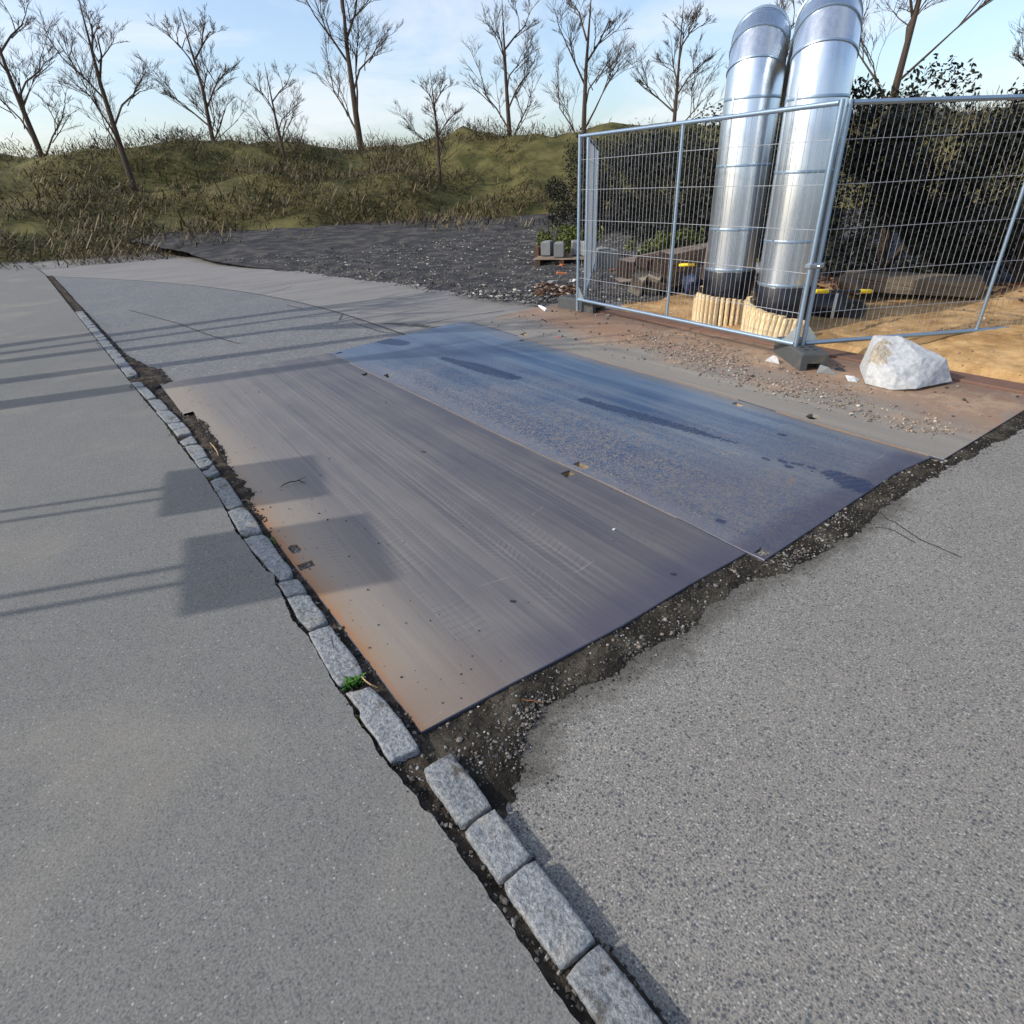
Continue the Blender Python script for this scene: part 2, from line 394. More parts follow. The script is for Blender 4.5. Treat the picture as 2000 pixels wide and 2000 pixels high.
def plate_near():
    k = M('near_plate_steel', .5, .25, .45); p = k.pos(); x, y, z = k.sep(p); st, st2, gr = steel_common(k, p, x, y)
    n1 = k.noise(p, 2.2, 4); n2 = k.noise(p, 11, 4)
    st = k.noise(k.vmul(p, (1, .014, 1)), 46, 5, .65); st2 = k.noise(k.vmul(p, (1, .02, 1)), 8, 5, .6); st3 = k.noise(k.vmul(p, (1, .02, 1)), 130, 3, .6)
    dust = ((st-.5)*.8+(st3-.5)*.45+(st2-.5)*1.2+.50-(x-.55)*.36+(n1-.5)*.6+(y-2.0)*.03).clamp()  # dust streaks; paler far end paints in the grazing sky reflection
    base = k.mix(dust, srgb(88, 85, 89), srgb(138, 133, 126))
    tan = (x+(n1-.5)*.3+(st2-.5)*.15).step(.42, .0); base = k.mix(tan*.75, base, srgb(158, 144, 126))
    og = (x+(n1-.5)*.16+(n2-.5)*.06).step(.13, .0)*y.step(3.2, 1.6)*y.step(.0, .6).max(.35); base = k.mix(og*.6, base, srgb(158, 120, 82))
    og2 = (x+(n2-.5)*.03).step(.035, .0)*y.step(3.3, 2.3); base = k.mix(og2*.6, base, srgb(170, 112, 62))
    br = y.step(.45, .02)*x.step(.6, .2)*(.2+n1*.4); base = k.mix(br.clamp(), base, srgb(112, 92, 82))
    ed = (y+(n1-.5)*.12).step(.30, .02)*x.step(.38, .62); base = k.mix(ed*.6, base, srgb(70, 67, 86))
    # tyre prints
    for a, b, w, f, amt, sk in (((1.0, 5.0), (.80, .05), .13, 26, .55, .9), ((1.18, 4.9), (1.0, .1), .15, 24, .45, .5), ((.52, 4.4), (.40, .12), .15, 24, .4, .1), ((1.47, 4.6), (1.38, .2), .16, 20, .3, .8), ((.33, 4.6), (.20, .8), .12, 30, .3, .4), ((.68, 4.8), (.58, .5), .13, 28, .3, .7)):
        rib, bar = track(k, x+(n2-.5)*.008, y, a, b, w, f, sk)
        brk = (n2*.6+n1*.6).step(.45, .75)
        base = k.mix(bar*brk*(amt*.75), base, srgb(78, 73, 76)); base = k.mix(rib*amt*(.25+brk*.3), base, srgb(152, 147, 141))
    for a, b in (((935, 1145), (1000, 1125)), ((1120, 1120), (1160, 1095)), ((830, 1418), (862, 1390)), ((1180, 915), (1190, 905)), ((1060, 990), (1040, 1005)), ((1200, 1310), (1245, 1275))):
        d, t = k.seg(x+(n2-.5)*.02, y+(n2-.5)*.02, P2(*a), P2(*b)); base = k.mix(d.step(.005, .001)*.4*(n2.step(.35, .6)), base, srgb(170, 160, 146))
    sp = k.vor(p, 16); sc = k.sep(k.vor(p, 16, out='Color')); base = k.mix(sc[0].step(.86, .88)*sp.step(.10, .05)*.85, base, srgb(40, 38, 42))
    for u, v in ((1313, 1121), (1000, 1174), (825, 882)):
        d, t = k.seg(x, y, P2(u, v), P2(u+5, v+1)); base = k.mix((d+(n2-.5)*.01).step(.013, .006)*.9, base, srgb(38, 36, 44))
    base = k.tint(base, .78+gr*.44)
    k.put('Base Color', base); k.put('Roughness', .46+dust*.3); k.bump(gr*.5+st*.5, .12, .002); return k
WET = [((868, 700), (1005, 738), .10, .115), ((1140, 781), (1440, 866), .10, .06), ((1628, 927), (1712, 962), .11, .10), ((742, 664), (786, 671), .15, .15)]
def plate_blue():
    k = M('blue_plate_steel', .42, .3, .5); p = k.pos(); x, y, z = k.sep(p); st, st2, gr = steel_common(k, p, x, y)
    n1 = k.noise(p, 2.0, 4); n2 = k.noise(p, 11, 4)
    pale = ((st-.5)*1.1+(st2-.5)*2.3+.34+(x-2.6)*.22+(n1-.5)*.45).clamp()
    base = k.mix(pale, srgb(50, 76, 108), srgb(106, 124, 140))
    worm = ((k.noise(p, 34, 3, .6, 1.2)-.5).abs()).step(.055, .02)
    wz = ((n1-.5)*1.6+(2.85-x)*.9+.12+(3.2-y)*.12).clamp()*y.step(5.2, 3.8)
    wz = wz.max(((1.6-y)*.5+(n1-.5)*1.2).clamp())
    base = k.mix(worm*wz*.9, base, srgb(150, 138, 122))
    base = k.mix(k.noise(p, 120, 2).step(.56, .68)*wz*.6, base, srgb(150, 136, 122))
    vi = ((y+(n1-.5)*.9-(3.4-x)*.25).step(.95, .0)); base = k.mix(vi*.5, base, srgb(98, 98, 104))
    lft = (x+(n1-.5)*.12).step(1.86, 1.72)*(.3+n1*.4); base = k.mix(lft, base, srgb(120, 118, 124))
    ed = (y+(n1-.5)*.1).step(.16, .0); base = k.mix(ed*.6, base, srgb(62, 60, 78))
    rr = (x+(n1-.5)*.05).step(3.36, 3.44); base = k.mix(rr*.5, base, srgb(128, 118, 104))
    patch = k.noise(p, 5, 3).step(.66, .76)*y.step(1.4, .5); base = k.mix(patch*.4, base, srgb(150, 118, 92))
    base = k.mix((y+(n1-.5)*1.2).step(3.2, 5.0)*.5, base, srgb(112, 122, 134))
    wet = None
    for a, b, w0, w1 in WET:
        d, t = k.seg(x, y, P2(*a), P2(*b)); q = (d+(n2-.5)*.07+(k.noise(p, 46, 3)-.5)*.12-(t*(w1-w0))+(t-.5).abs()*.07).step(w0*1.0, w0*.74)
        wet = q if wet is None else wet.max(q)
    for a, b in (((1493, 895), (1500, 898)), ((1525, 900), (1532, 903)), ((1550, 905), (1565, 908)), ((1405, 1017), (1412, 1019)), ((1536, 909), (1543, 912)), ((1580, 912), (1588, 914)), ((1523, 848), (1530, 850))):
        d, t = k.seg(x, y, P2(*a), P2(*b)); wet = wet.max((d+(n2-.5)*.035).step(.026, .012))
    jn = (k.noise(p, 26, 2)-.5)*1.1; tr = ((x*42.0+jn).frac()-.5).abs().step(.12, .3)*((y*17.0+jn+x*9.0).frac()-.5).abs().step(.08, .25)
    wet2 = wet*(.62+tr*.38)
    base = k.mix(wet2*.92, base, srgb(24, 42, 76))
    for a, b in (((1405, 880), (1435, 899)), ((1404, 891), (1412, 887)), ((1412, 888), (1436, 884)), ((1436, 884), (1450, 894)), ((1508, 835), (1540, 828)), ((1508, 835), (1528, 844)), ((1540, 828), (1556, 834)), ((1150, 928), (1172, 921)), ((1172, 921), (1188, 930)), ((1583, 870), (1600, 875)), ((1700, 905), (1745, 876)), ((1355, 1000), (1370, 1010))):
        d, t = k.seg(x+(n2-.5)*.02, y+(n2-.5)*.02, P2(*a), P2(*b)); base = k.mix(d.step(.007, .001)*.45*(n2.step(.35, .6)), base, srgb(164, 148, 130))
    base = k.tint(base, .84+gr*.32)
    k.put('Base Color', base); k.put('Roughness', (.44+wz*.2+wet*.14)); k.bump(gr*.4+st*.4+worm*wz*.6, .15, .002); return k
def plate_rust():
    k = M('rusty_plate_steel', .65, .15, .4); p = k.pos(); x, y, z = k.sep(p); st, st2, gr = steel_common(k, p, x, y)
    n1 = k.noise(p, 1.8, 5); n2 = k.noise(p, 9, 5, .65); n3 = k.noise(p, 60, 3)
    base = k.mix(((st2-.5)*2+.5).clamp(), srgb(120, 115, 109), srgb(150, 143, 130))
    rust = (x+(n1-.5)*1.1-(y-2.0)*.03).step(3.85, 4.5); base = k.mix(rust*.75, base, srgb(150, 118, 92))
    d, t = k.seg(x, y, (4.55, 4.6), (4.35, 3.3)); og = (d+(n1-.5)*.5).step(.45, .1); base = k.mix(og*.55, base, srgb(148, 112, 84))
    br = (x+(n1-.5)*.25).step(4.75, 5.05); base = k.mix(br*.6, base, srgb(112, 90, 76))
    dirt = (n2*.7+n3*.3+(n1-.5)*.8).step(.5, .62)*x.step(3.75, 4.1)*y.step(4.2, 3.4); base = k.mix(dirt*.7, base, srgb(172, 146, 118))
    gd = k.noise(p, 4.5, 5, .6).step(.56, .66)*x.step(3.9, 4.2)*y.step(3.8, 3.0); base = k.mix(gd*.5, base, srgb(122, 120, 116))
    sc = k.noise(k.vmul(p, (.12, 1.3, 1)), 16, 3).step(.66, .72)*.4; base = k.mix(sc, base, srgb(160, 152, 142))
    base = k.tint(base, .8+gr*.4); k.put('Base Color', base); k.bump(n3*.7+gr*.3+dirt*.6, .35, .004); return k
M_ROAD, M_PAVE, M_P1, M_P2, M_P3 = asphalt(), pave(), plate_near(), plate_blue(), plate_rust()
M_EDGE = simple('worn_plate_edge', srgb(84, 84, 94), .45, .4, .2, 20, .2, 120)
def soil_mat(name, dark, light, lo=.42, hi=.62, f=5.0, b=.9):
    k = M(name, .95, 0, .15); p = k.pos(); n = k.noise(p, f, 5, .65); g = k.noise(p, 90, 3, .7)
    c = k.mix(n.step(lo, hi), dark, light); c = k.tint(c, .6+g*.8); k.put('Base Color', c); k.bump(g*.7+k.noise(p, 35, 3)*.5, b, .012); return k
M_SOIL = soil_mat('dark_soil', srgb(40, 37, 32), srgb(80, 74, 64), .44, .7)
M_SOIL2 = soil_mat('gutter_dirt', srgb(50, 44, 38), srgb(92, 82, 70), .4, .7, 9)
M_BED = soil_mat('trench_sand', srgb(120, 104, 80), srgb(160, 142, 112))
M_SAND = soil_mat('building_sand', srgb(146, 114, 74), srgb(186, 152, 106), .35, .65, 3.0, .5)
M_YARD = soil_mat('yard_gravel_bed', srgb(54, 54, 56), srgb(92, 89, 84), .4, .7, 2.2, 1.0)
M_DUST = simple('seam_dust', srgb(142, 124, 98), .95, 0, .25, 40, coords='pos')
M_ODUST = simple('ochre_seam_dust', srgb(150, 118, 82), .95, 0, .25, 40, coords='pos')
def pebble_mat(name, stops, rough=.85, pale=False):
    k = M(name, rough, 0, .3); c = k.ramp(k.island(), stops);
    n = k.noise(k.pos(), 160, 2); k.put('Base Color', k.tint(c, .75+n*.5)); return k
M_PEB = pebble_mat('mixed_gravel', [(0, srgb(46, 46, 48)), (.35, srgb(78, 77, 76)), (.6, srgb(106, 102, 96)), (.8, srgb(140, 136, 130)), (.93, srgb(108, 88, 70)), (1, srgb(150, 148, 143))])
M_PEBD = pebble_mat('dark_gravel', [(0, srgb(36, 35, 34)), (.55, srgb(66, 62, 56)), (.8, srgb(98, 92, 84)), (.93, srgb(124, 120, 114)), (1, srgb(164, 162, 158))])
M_PEBY = pebble_mat('yard_gravel', [(0, srgb(48, 50, 54)), (.45, srgb(84, 84, 86)), (.75, srgb(112, 108, 102)), (.93, srgb(150, 144, 134)), (1, srgb(205, 198, 184))])
M_PEBR = pebble_mat('plate_gravel', [(0, srgb(84, 82, 80)), (.4, srgb(126, 116, 104)), (.7, srgb(150, 126, 108)), (.9, srgb(160, 148, 134)), (1, srgb(186, 180, 170))])
M_BRK = pebble_mat('rubble', [(0, srgb(36, 28, 24)), (.45, srgb(74, 54, 42)), (.75, srgb(104, 74, 56)), (.85, srgb(130, 118, 104)), (1, srgb(178, 170, 158))])
M_MOSS = simple('moss', srgb(82, 96, 30), .95, 0, .4, 80)
def granite():
    k = M('kerb_granite', .8, 0, .35); p = k.pos(); n = k.noise(p, 75, 4, .7); n2 = k.noise(p, 9, 3); r = k.rnd()
    c = k.mix(n.step(.3, .7), srgb(100, 104, 106), srgb(154, 157, 158)); c = k.mix(k.noise(p, 190, 2).step(.6, .7)*.6, c, srgb(74, 82, 92))
    c = k.mix(n2.step(.52, .7)*.35, c, srgb(150, 140, 122)); c = k.mix((k.noise(p, 16, 5, .7)+(k.noise(p, 4, 2)-.5)*.4).step(.58, .7)*.75, c, srgb(74, 68, 58)); c = k.tint(c, .86+r*.2); k.put('Base Color', c); k.bump(n*.8+k.noise(p, 28, 4)*.9, .9, .012); return k
M_GRAN = granite()
M_MORT = soil_mat('joint_grit', srgb(40, 36, 30), srgb(96, 88, 74), .4, .65, 14)
M_GALV = simple('galvanised_tube', srgb(150, 170, 188), .38, .75, .12, 26, .05, 60)
M_GUS = simple('galvanised_gusset', srgb(176, 186, 192), .35, .8, .35, 40)
M_WIRE = simple('galvanised_wire', srgb(150, 154, 160), .5, .25, .1, 20)
M_RUB = simple('recycled_rubber', srgb(72, 75, 76), .8, 0, .28, 22, .4, 90, .004, .3, (srgb(112, 98, 78), 5.0, .6, .82))
M_DARK = simple('socket_shade', (.004, .004, .004), .9)
def jacket():
    k = M('bright_metal_jacket', .27, .95); p = k.obj(); x, y, z = k.sep(p)
    br = k.noise(k.vmul(p, (1, 1, .03)), 24, 4); c = k.mix(br, srgb(186, 198, 208), srgb(228, 232, 236)); k.put('Base Color', c); k.put('Roughness', .2+br*.16); k.bump(k.noise(k.vmul(p, (1, 1, .4)), 5, 3), .28, .012); return k
M_JACK = jacket()
M_HDPE = simple('black_polyethylene', (.012, .013, .017), .34, 0, .3, 14, .08, 12, .004, .5, (srgb(86, 84, 80), 6.0, .62, .86))
M_WRAP = simple('shrink_sleeve', (.009, .010, .016), .28, 0, .3, 10, .5, 7, .02)
def wood(name, a, b, rough=.7, f=10.0):
    k = M(name, rough, 0, .3); p = k.obj(); g = k.noise(k.vmul(p, (1, 1, .08)), 60, 4, .6); n = k.noise(p, f, 3); r = k.rnd()
    c = k.mix(g.step(.3, .7), a, b); c = k.tint(c, .74+n*.3+r*.26); k.put('Base Color', c); k.bump(g, .35, .003); return k
M_SLAT = wood('pale_slat_wood', srgb(192, 164, 118), srgb(232, 214, 176))
def timber(name, a, b):
    k = M(name, .85, 0, .25); p = k.obj(); g = k.noise(k.vmul(p, (.06, 1, 1)), 55, 4, .6); n = k.noise(p, 5, 4); r = k.rnd()
    c = k.mix(g.step(.3, .7), a, b); c = k.tint(c, .62+n*.4+r*.3); k.put('Base Color', c); k.bump(g, .5, .004); return k
M_TIM = timber('weathered_timber', srgb(104, 90, 78), srgb(156, 140, 124))
M_TIMP = timber('pale_timber', srgb(128, 120, 110), srgb(170, 160, 146)); M_END = timber('dark_timber_end', srgb(34, 27, 22), srgb(66, 52, 42))  # timber end faces get a darker tone than the sides
M_TIMD = timber('dark_timber', srgb(48, 36, 28), srgb(92, 70, 54))
M_YEL = simple('yellow_grip', srgb(236, 206, 20), .4, 0, .05)
M_BLK = simple('black_steel', (.02, .022, .026), .45, .2)
M_WBAND = simple('white_tape', srgb(214, 206, 190), .6, 0, .2, 30)
M_FOAM = simple('cream_foam', srgb(206, 186, 130), .8, 0, .3, 20)
M_CONC = simple('grey_concrete', srgb(120, 122, 122), .9, 0, .2, 12, .4, 60)
M_SLAB = simple('tan_stone', srgb(104, 92, 76), .9, 0, .25, 9, .7, 22, .015, .2, (srgb(74, 66, 54), 3.5, .5, .7))
def chunk():
    k = M('pale_broken_concrete', .85, 0, .25); p = k.obj(); n = k.noise(p, 26, 5, .65); c = k.mix(n.step(.3, .7), srgb(158, 162, 166), srgb(192, 193, 192)); c = k.mix(k.noise(p, 90, 2).step(.68, .76)*.5, c, srgb(150, 146, 140))
    k.put('Base Color', c); k.bump(n, .35, .008); return k
M_CHUNK = chunk()
M_AGG = simple('exposed_aggregate_break', srgb(168, 158, 142), .95, 0, .5, 45, 1.0, 38, .02)
M_WHITE = simple('white_scrap', srgb(232, 236, 240), .6, 0, .05)
M_PINK = simple('pink_scrap', srgb(222, 92, 104), .6, 0, .05)
M_BLUE = simple('blue_sheet_plastic', srgb(26, 38, 66), .45, 0, .3, 8, .5, 8, .03)
M_TWIG = simple('dry_twig_bark', srgb(54, 44, 42), .9, 0, .3, 40)
M_STRAW = simple('dry_straw', srgb(186, 152, 112), .9, 0, .3, 40)
M_ORN = simple('orange_brick', srgb(176, 104, 62), .9, 0, .25, 20, .5, 50)
def leafm(name, a, b, tr=0.0):
    k = M(name, .55, 0, .3); c = k.ramp(k.island(), [(0, a), (1, b)]); k.put('Base Color', c); return k
M_GRASS = leafm('grass_blade', srgb(30, 66, 18), srgb(84, 126, 44))
M_LEAF = leafm('evergreen_leaf', srgb(10, 14, 9), srgb(36, 38, 22))
M_LEAF2 = leafm('olive_leaf', srgb(40, 48, 18), srgb(104, 112, 52))
M_LITTER = leafm('leaf_litter', srgb(48, 26, 16), srgb(138, 88, 56))
M_BARK = simple('bark', srgb(72, 60, 50), .95, 0, .3, 12, .8, 18, .02)
M_SIGN = simple('sign_back', srgb(150, 154, 158), .5, .4, .1)

# ------------------------------------------------------------------ setting: road, trench, steel plates
ROADZ = -.021
SEAM1 = [P2(*q) for q in [(646, 689), (700, 717), (780, 755), (860, 793), (957, 840), (1078, 897), (1180, 943), (1350, 1024), (1410, 1055), (1459, 1079)]]
SEAM2 = [P2(*q) for q in [(921, 630), (962, 641), (1008, 655), (1057, 670.5), (1170, 704), (1300, 739.5), (1440, 780), (1560, 817), (1650, 843.5), (1748, 871)]]
def shift(L, d): return [(x+d, y) for x, y in L]
def extend(L, y):                                  # carry the last direction on to y
    (x0, y0), (x1, y1) = L[-2], L[-1]; return L+[(x1+(x1-x0)*(y-y1)/(y1-y0), y)]
NEAR1 = [P2(*q) for q in [(822, 1430.5), (924, 1376), (997, 1336), (1050, 1308.5), (1217.7, 1220), (1348, 1141)]]
def hole(*px): return [P2(*q) for q in px]
H1 = [hole((705, 731), (711.5, 734.4), (723, 730), (716.6, 728)), hole((1094.5, 924.5), (1106, 933), (1125.5, 925), (1111.6, 918)),
      hole((561.5, 1070), (571, 1081), (584, 1080), (590, 1073), (580, 1063), (566.5, 1065)), hole((579, 1104), (587.6, 1115), (617, 1104), (609, 1094)), hole((357, 809), (362, 816), (382, 809), (377, 803.5))]
H2 = [hole((748.7, 733), (758, 738), (768, 733), (757, 729.7)), hole((1118, 906.4), (1141.6, 916.7), (1152, 911), (1130.7, 900.7)),
      hole((1013, 664.7), (1019, 667), (1028, 665.7), (1021.5, 663)), hole((1428.5, 788), (1445.6, 794.5), (1455, 791.4), (1439, 785.5)), hole((654, 690.4), (658, 691.5), (670, 688.2), (667, 686.6)),
      hole((1473, 1079), (1492, 1089), (1507, 1079.5), (1486, 1069))]
H3 = [hole((1014.8, 653), (1023.6, 655.5), (1032, 652.5), (1022.5, 650)), hole((1573, 813), (1579, 817.5), (1588, 819), (1597, 818), (1603.5, 815.2), (1597, 810.5), (1587, 807.6), (1579, 809.5))]
yN = NEAR1[0][1]; p1x = [(-0.002, yN+.002)]
O1 = [P2(822, 1430.5)]+NEAR1[1:]+shift([SEAM1[-1]], -.006)+shift(SEAM1[::-1][1:], -.006)+[P2(500, 714), P2(400, 734), P2(312, 750)]+[P2(*q) for q in [(420, 893.5), (514, 1023), (571, 1102), (619, 1161), (719, 1293)]]
L2 = extend(shift(SEAM1, .003), G(1493, 1094)[1])
nb = [P2(1590, 1030), P2(1680, 970), P2(1749, 924)]
S2 = extend(SEAM2, -.07)
O2 = [P2(1493, 1094)]+nb+shift([S2[-1]], -.008)+shift(S2[::-1][1:], -.008)+[P2(905, 628.3), P2(890, 630.5), P2(800, 651.5), P2(700, 675.5)]+L2[:-1]
X3 = 5.14
O3 = [(S2[-1][0]+.008, -.13), (X3, -.12), (X3, 2.1), (5.2, 3.3), (5.14, 5.46), P2(1050, 600), P2(985, 614), P2(934, 627.5)]+shift(SEAM2[:-1], .008)+shift([SEAM2[-1]], .008)
def plate(name, outline, holes, mat, label, th=.028, deep=.075):
    n = len(outline); q = np.array(outline); ar = np.sum(q[:, 0]*np.roll(q[:, 1], -1)-np.roll(q[:, 0], -1)*q[:, 1])
    if ar < 0: q = q[::-1]
    nx = np.roll(q, -1, 0)-q; nx /= np.linalg.norm(nx, axis=1)[:, None]; nr = np.stack([-nx[:, 1], nx[:, 0]], 1); nr2 = nr+np.roll(nr, 1, 0); nr2 /= np.linalg.norm(nr2, axis=1)[:, None]
    inn = q+nr2*.003
    loops = [[Vector((x, y, 0)) for x, y in inn]]+[[Vector((x, y, 0)) for x, y in h] for h in holes]
    vs = [v for L in loops for v in L]; V = [tuple(v) for v in vs]; Fc = []; mi = []
    for t in tessellate_polygon(loops):
        a, b, c = (vs[i] for i in t); Fc.append(tuple(t) if (b-a).cross(c-a).z > 0 else tuple(reversed(t))); mi.append(0)
    o = len(V); V += [(x, y, -.003) for x, y in q]+[(x, y, -th) for x, y in q]
    for i in range(n):
        j = (i+1) % n; Fc += [(i, o+i, o+j, j), (o+i, o+n+i, o+n+j, o+j)]; mi += [1, 1]
    k = n
    for h in holes:
        m_ = len(h); o = len(V); V += [(x, y, -th) for x, y in h]
        for i in range(m_): Fc.append((k+i, k+(i+1) % m_, o+(i+1) % m_, o+i)); mi.append(0)
        k += m_
    me = bpy.data.meshes.new(name); me.from_pydata(V, [], Fc); me.update(); ob = link(name, me, [mat, M_EDGE]); me.polygons.foreach_set('material_index', mi)
    tag(ob, label, 'steel plate', 'steel plates laid over the road trench'); return ob
plate('steel_plate', O1, H1, M_P1, 'dusty violet-grey steel road plate next to the stone kerb, with an orange rusty edge')
plate('steel_plate', O2, H2, M_P2, 'blue steel road plate in the middle with dark tyre marks on it')
plate('steel_plate', O3, H3, M_P3, 'rusty brown steel road plate strewn with grit beside the mesh fence')
# narrow brown strip of steel along the sand
mb = MB(); mb.box((5.27, 2.2, -.012), (.22, 5.2, .06), None, 0, .006)
k = simple('brown_rusted_strip', srgb(112, 84, 70), .8, .1, .25, 9, .3, 60, coords='pos'); o = mb.build('steel_strip', k)
tag(o, 'narrow brown rusted steel strip running below the fence beside the sand', 'steel strip')

# ground: road sheet with the trench cut out under the plates
inset = [(.10, .10), (1.6, .06), (3.3, .06), (4.9, .06), (4.9, 5.2), (3.7, 5.2), (1.7, 5.0), (.12, 5.02)]
big = [(-260, -200), (300, -200), (300, 320), (-260, 320)]
tag(poly_sheet('road', big, [inset], ROADZ, M_ROAD), kind='structure')
tag(poly_sheet('trench_floor', [(-.3, -.3), (5.4, -.3), (5.4, 5.6), (-.3, 5.6)], [], -.075, M_BED), kind='structure')
# sandy lining of the lifting holes (loose sand banked against their far side)
mb = MB()
for h in (H1[0], H1[1])+tuple(H2[:4])+(H3[0],):
    q = np.array(h); e = q[:, 0].argmax(); c = q.mean(0)
    r, t, b = q[e], q[(e+1) % len(q)], q[(e-1) % len(q)]
    a0, a1 = r+(t-r)*.95, r+(b-r)*.95
    g = .004; cc = r+(c-r)*1.0
    r = r-(c-r)*.08
    mb.add([(*r, -.006), (*a0, -.008), (*a1, -.008), (*cc, -.05), (*(a0*.3+c*.7), -.05), (*(a1*.3+c*.7), -.05)], [(0, 1, 4, 3), (0, 3, 5, 2)])
tag(mb.build('sand_fill', M_BED), 'pale sand banked inside the lifting holes of the plates', 'sand', kind='stuff')
# seams packed with dust
def ribbon(name, L, w0, w1, z, mats, kind='stuff', label=None, cat=None):
    P = resample(L, 220); w = w0+(w1-w0)*RNG.random(220); zz = z+.003*fbm(P[:, 0], P[:, 1], 9, 3); n = len(P)
    V = np.r_[np.c_[P[:, 0]-w/2, P[:, 1], zz-.004], np.c_[P[:, 0], P[:, 1], zz+.002], np.c_[P[:, 0]+w/2, P[:, 1], zz-.004]]
    i = np.arange(n-1); Fc = np.r_[np.stack([i, i+n, i+n+1, i+1], 1), np.stack([i+n, i+2*n, i+2*n+1, i+n+1], 1)]
    return tag(link(name, fast(name, V, Fc, True), mats), label, cat, kind=kind)
def cut(L, y1, y0):
    P = resample(L, 400); return P[(P[:, 1] <= y1) & (P[:, 1] >= y0)]
ribbon('seam_dust', cut(SEAM1, 5.0, G(1345, 1000)[1]), .010, .014, -.003, M_DUST, label='pale dust packed in the seam between grey and blue plates', cat='dust')
ribbon('seam_dust', cut(SEAM1, G(1345, 1000)[1], .05), .010, .016, -.014, M_SOIL2, label='dark grit in the open end of the near seam', cat='dust')
ribbon('seam_dust', cut(SEAM2, G(1008, 657)[1], G(1440, 781)[1]), .018, .026, 0.0, M_ODUST, label='ochre dust in the seam beside the rusty plate', cat='dust')
ribbon('seam_dust', cut(extend(SEAM2, -.05), G(1515, 803)[1], -.05), .02, .03, 0.0, M_ODUST, label='ochre dust in the near end of the rusty plate seam', cat='dust')

# ------------------------------------------------------------------ kerb, pavement, gutter
KP = [(476.5, 0)]
PAV_PX = [(250, 741), (262, 757), (283, 783), (303, 806), (322, 828), (335, 848), (350, 868), (373, 898), (388, 915), (405, 938), (430, 975), (440, 997), (458, 1035), (475, 1055), (495, 1085), (520, 1115), (534, 1122), (540, 1142), (553, 1168), (566, 1200), (575, 1215), (595, 1235), (610, 1257), (622, 1280), (640, 1310), (655, 1340), (670, 1357), (688, 1382), (692, 1396), (700, 1410), (720, 1437), (740, 1470), (757, 1492)]
PZ = .022
PAV = [P2(u, v, PZ) for u, v in PAV_PX]
d0 = np.array(PAV[0])-np.array(PAV[5]); d1 = np.array(PAV[-1])-np.array(PAV[-6])
farE = (PAV[0][0]+d0[0]/d0[1]*12, PAV[0][1]+12); nearM = (-.115, PAV[-1][1]-.30); nearE = (-.09, PAV[-1][1]-3.0)
edge = resample([nearE, nearM]+PAV[::-1], 700); edge[:, 0] += .008*fbm(edge[:, 0], edge[:, 1], 22, 5)+.004*fbm(edge[:, 0], edge[:, 1], 70, 6)
edge = [tuple(e) for e in edge]+[farE]
pv = poly_sheet('pavement', edge+[(farE[0]-1.5, 40), (-30, 40), (-30, nearE[1]-2), (nearE[0], nearE[1]-2)], [], PZ, M_PAVE, .09)
tag(pv, kind='structure')
kerb_root = tag(empty('kerb', tuple(PAV[-1])+(0.0,)), kind='structure'); KO = Vector((*PAV[-1], 0))
STONES = [
 [(674, 1352), (700, 1347), (723, 1343), (743, 1359), (762, 1381), (782, 1405), (802, 1434), (820, 1463), (797, 1472), (774, 1480), (763, 1490), (748, 1467), (736, 1443), (728, 1433), (713, 1415), (702, 1398), (705, 1388), (690, 1371)],
 [(602, 1234), (622, 1227), (643, 1221), (654, 1234), (663, 1247), (668, 1254), (677, 1263), (686, 1274), (697, 1288), (710, 1316), (696, 1326), (678, 1333), (661, 1339), (648, 1321), (637, 1303), (630, 1289), (618, 1268), (607, 1247)],
 [(560, 1166), (582, 1160), (604, 1161), (616, 1180), (632, 1196), (639, 1212), (620, 1221), (602, 1227), (590, 1214), (580, 1203), (571, 1187)],
 [(542, 1138), (560, 1133), (581, 1129), (590, 1141), (600, 1156), (580, 1158), (558, 1164), (550, 1150)],
 [(475, 1051), (493, 1045), (512, 1042), (524, 1049), (538, 1070), (546, 1083), (555, 1094), (563, 1102), (570, 1111), (571, 1122), (560, 1128), (548, 1131), (536, 1121), (522, 1108), (507, 1088), (494, 1076), (484, 1064)],
 [(443.5, 998), (460, 990), (477, 988), (488, 1000), (498, 1012), (512, 1038), (493, 1041), (472, 1046), (458, 1022)],
 [(410, 938.5), (422, 932), (435, 930), (443, 937), (460, 961), (468, 973), (475, 984), (459, 988), (442, 991), (432, 976), (422, 960)],
 [(392, 921), (404, 917), (417, 907), (428, 921), (414, 927), (403, 930)],
 [(380, 901), (394, 896), (407, 894.5), (416, 903), (406, 911), (391, 915)],
 [(360.5, 871), (374, 867.5), (388, 867), (397, 875), (405.5, 891), (393, 894), (381, 898.5), (370, 885)],
 [(351, 861), (363, 855), (375, 849.5), (386, 864), (372, 866), (359, 868.5)],
 [(339, 842), (353, 836), (366, 834), (374, 845.5), (361, 848), (347, 852)],
 [(327, 828), (341, 825), (356, 824), (365, 833), (351, 835), (337, 839)],
 [(304, 804), (317, 801), (330, 800), (342, 810), (354, 822), (340, 823), (326, 826.6), (315, 815)],
 [(289, 781), (301, 779), (312.5, 778), (322, 789), (330, 799), (320, 799), (307, 802), (298, 792)],
 [(265, 757), (275, 755.5), (284.5, 755), (296, 766), (306, 777), (298, 777), (288, 780), (277, 769)],
 [(256, 748), (266, 746.5), (276, 745.5), (282.5, 754), (273, 754), (264, 756)],
]
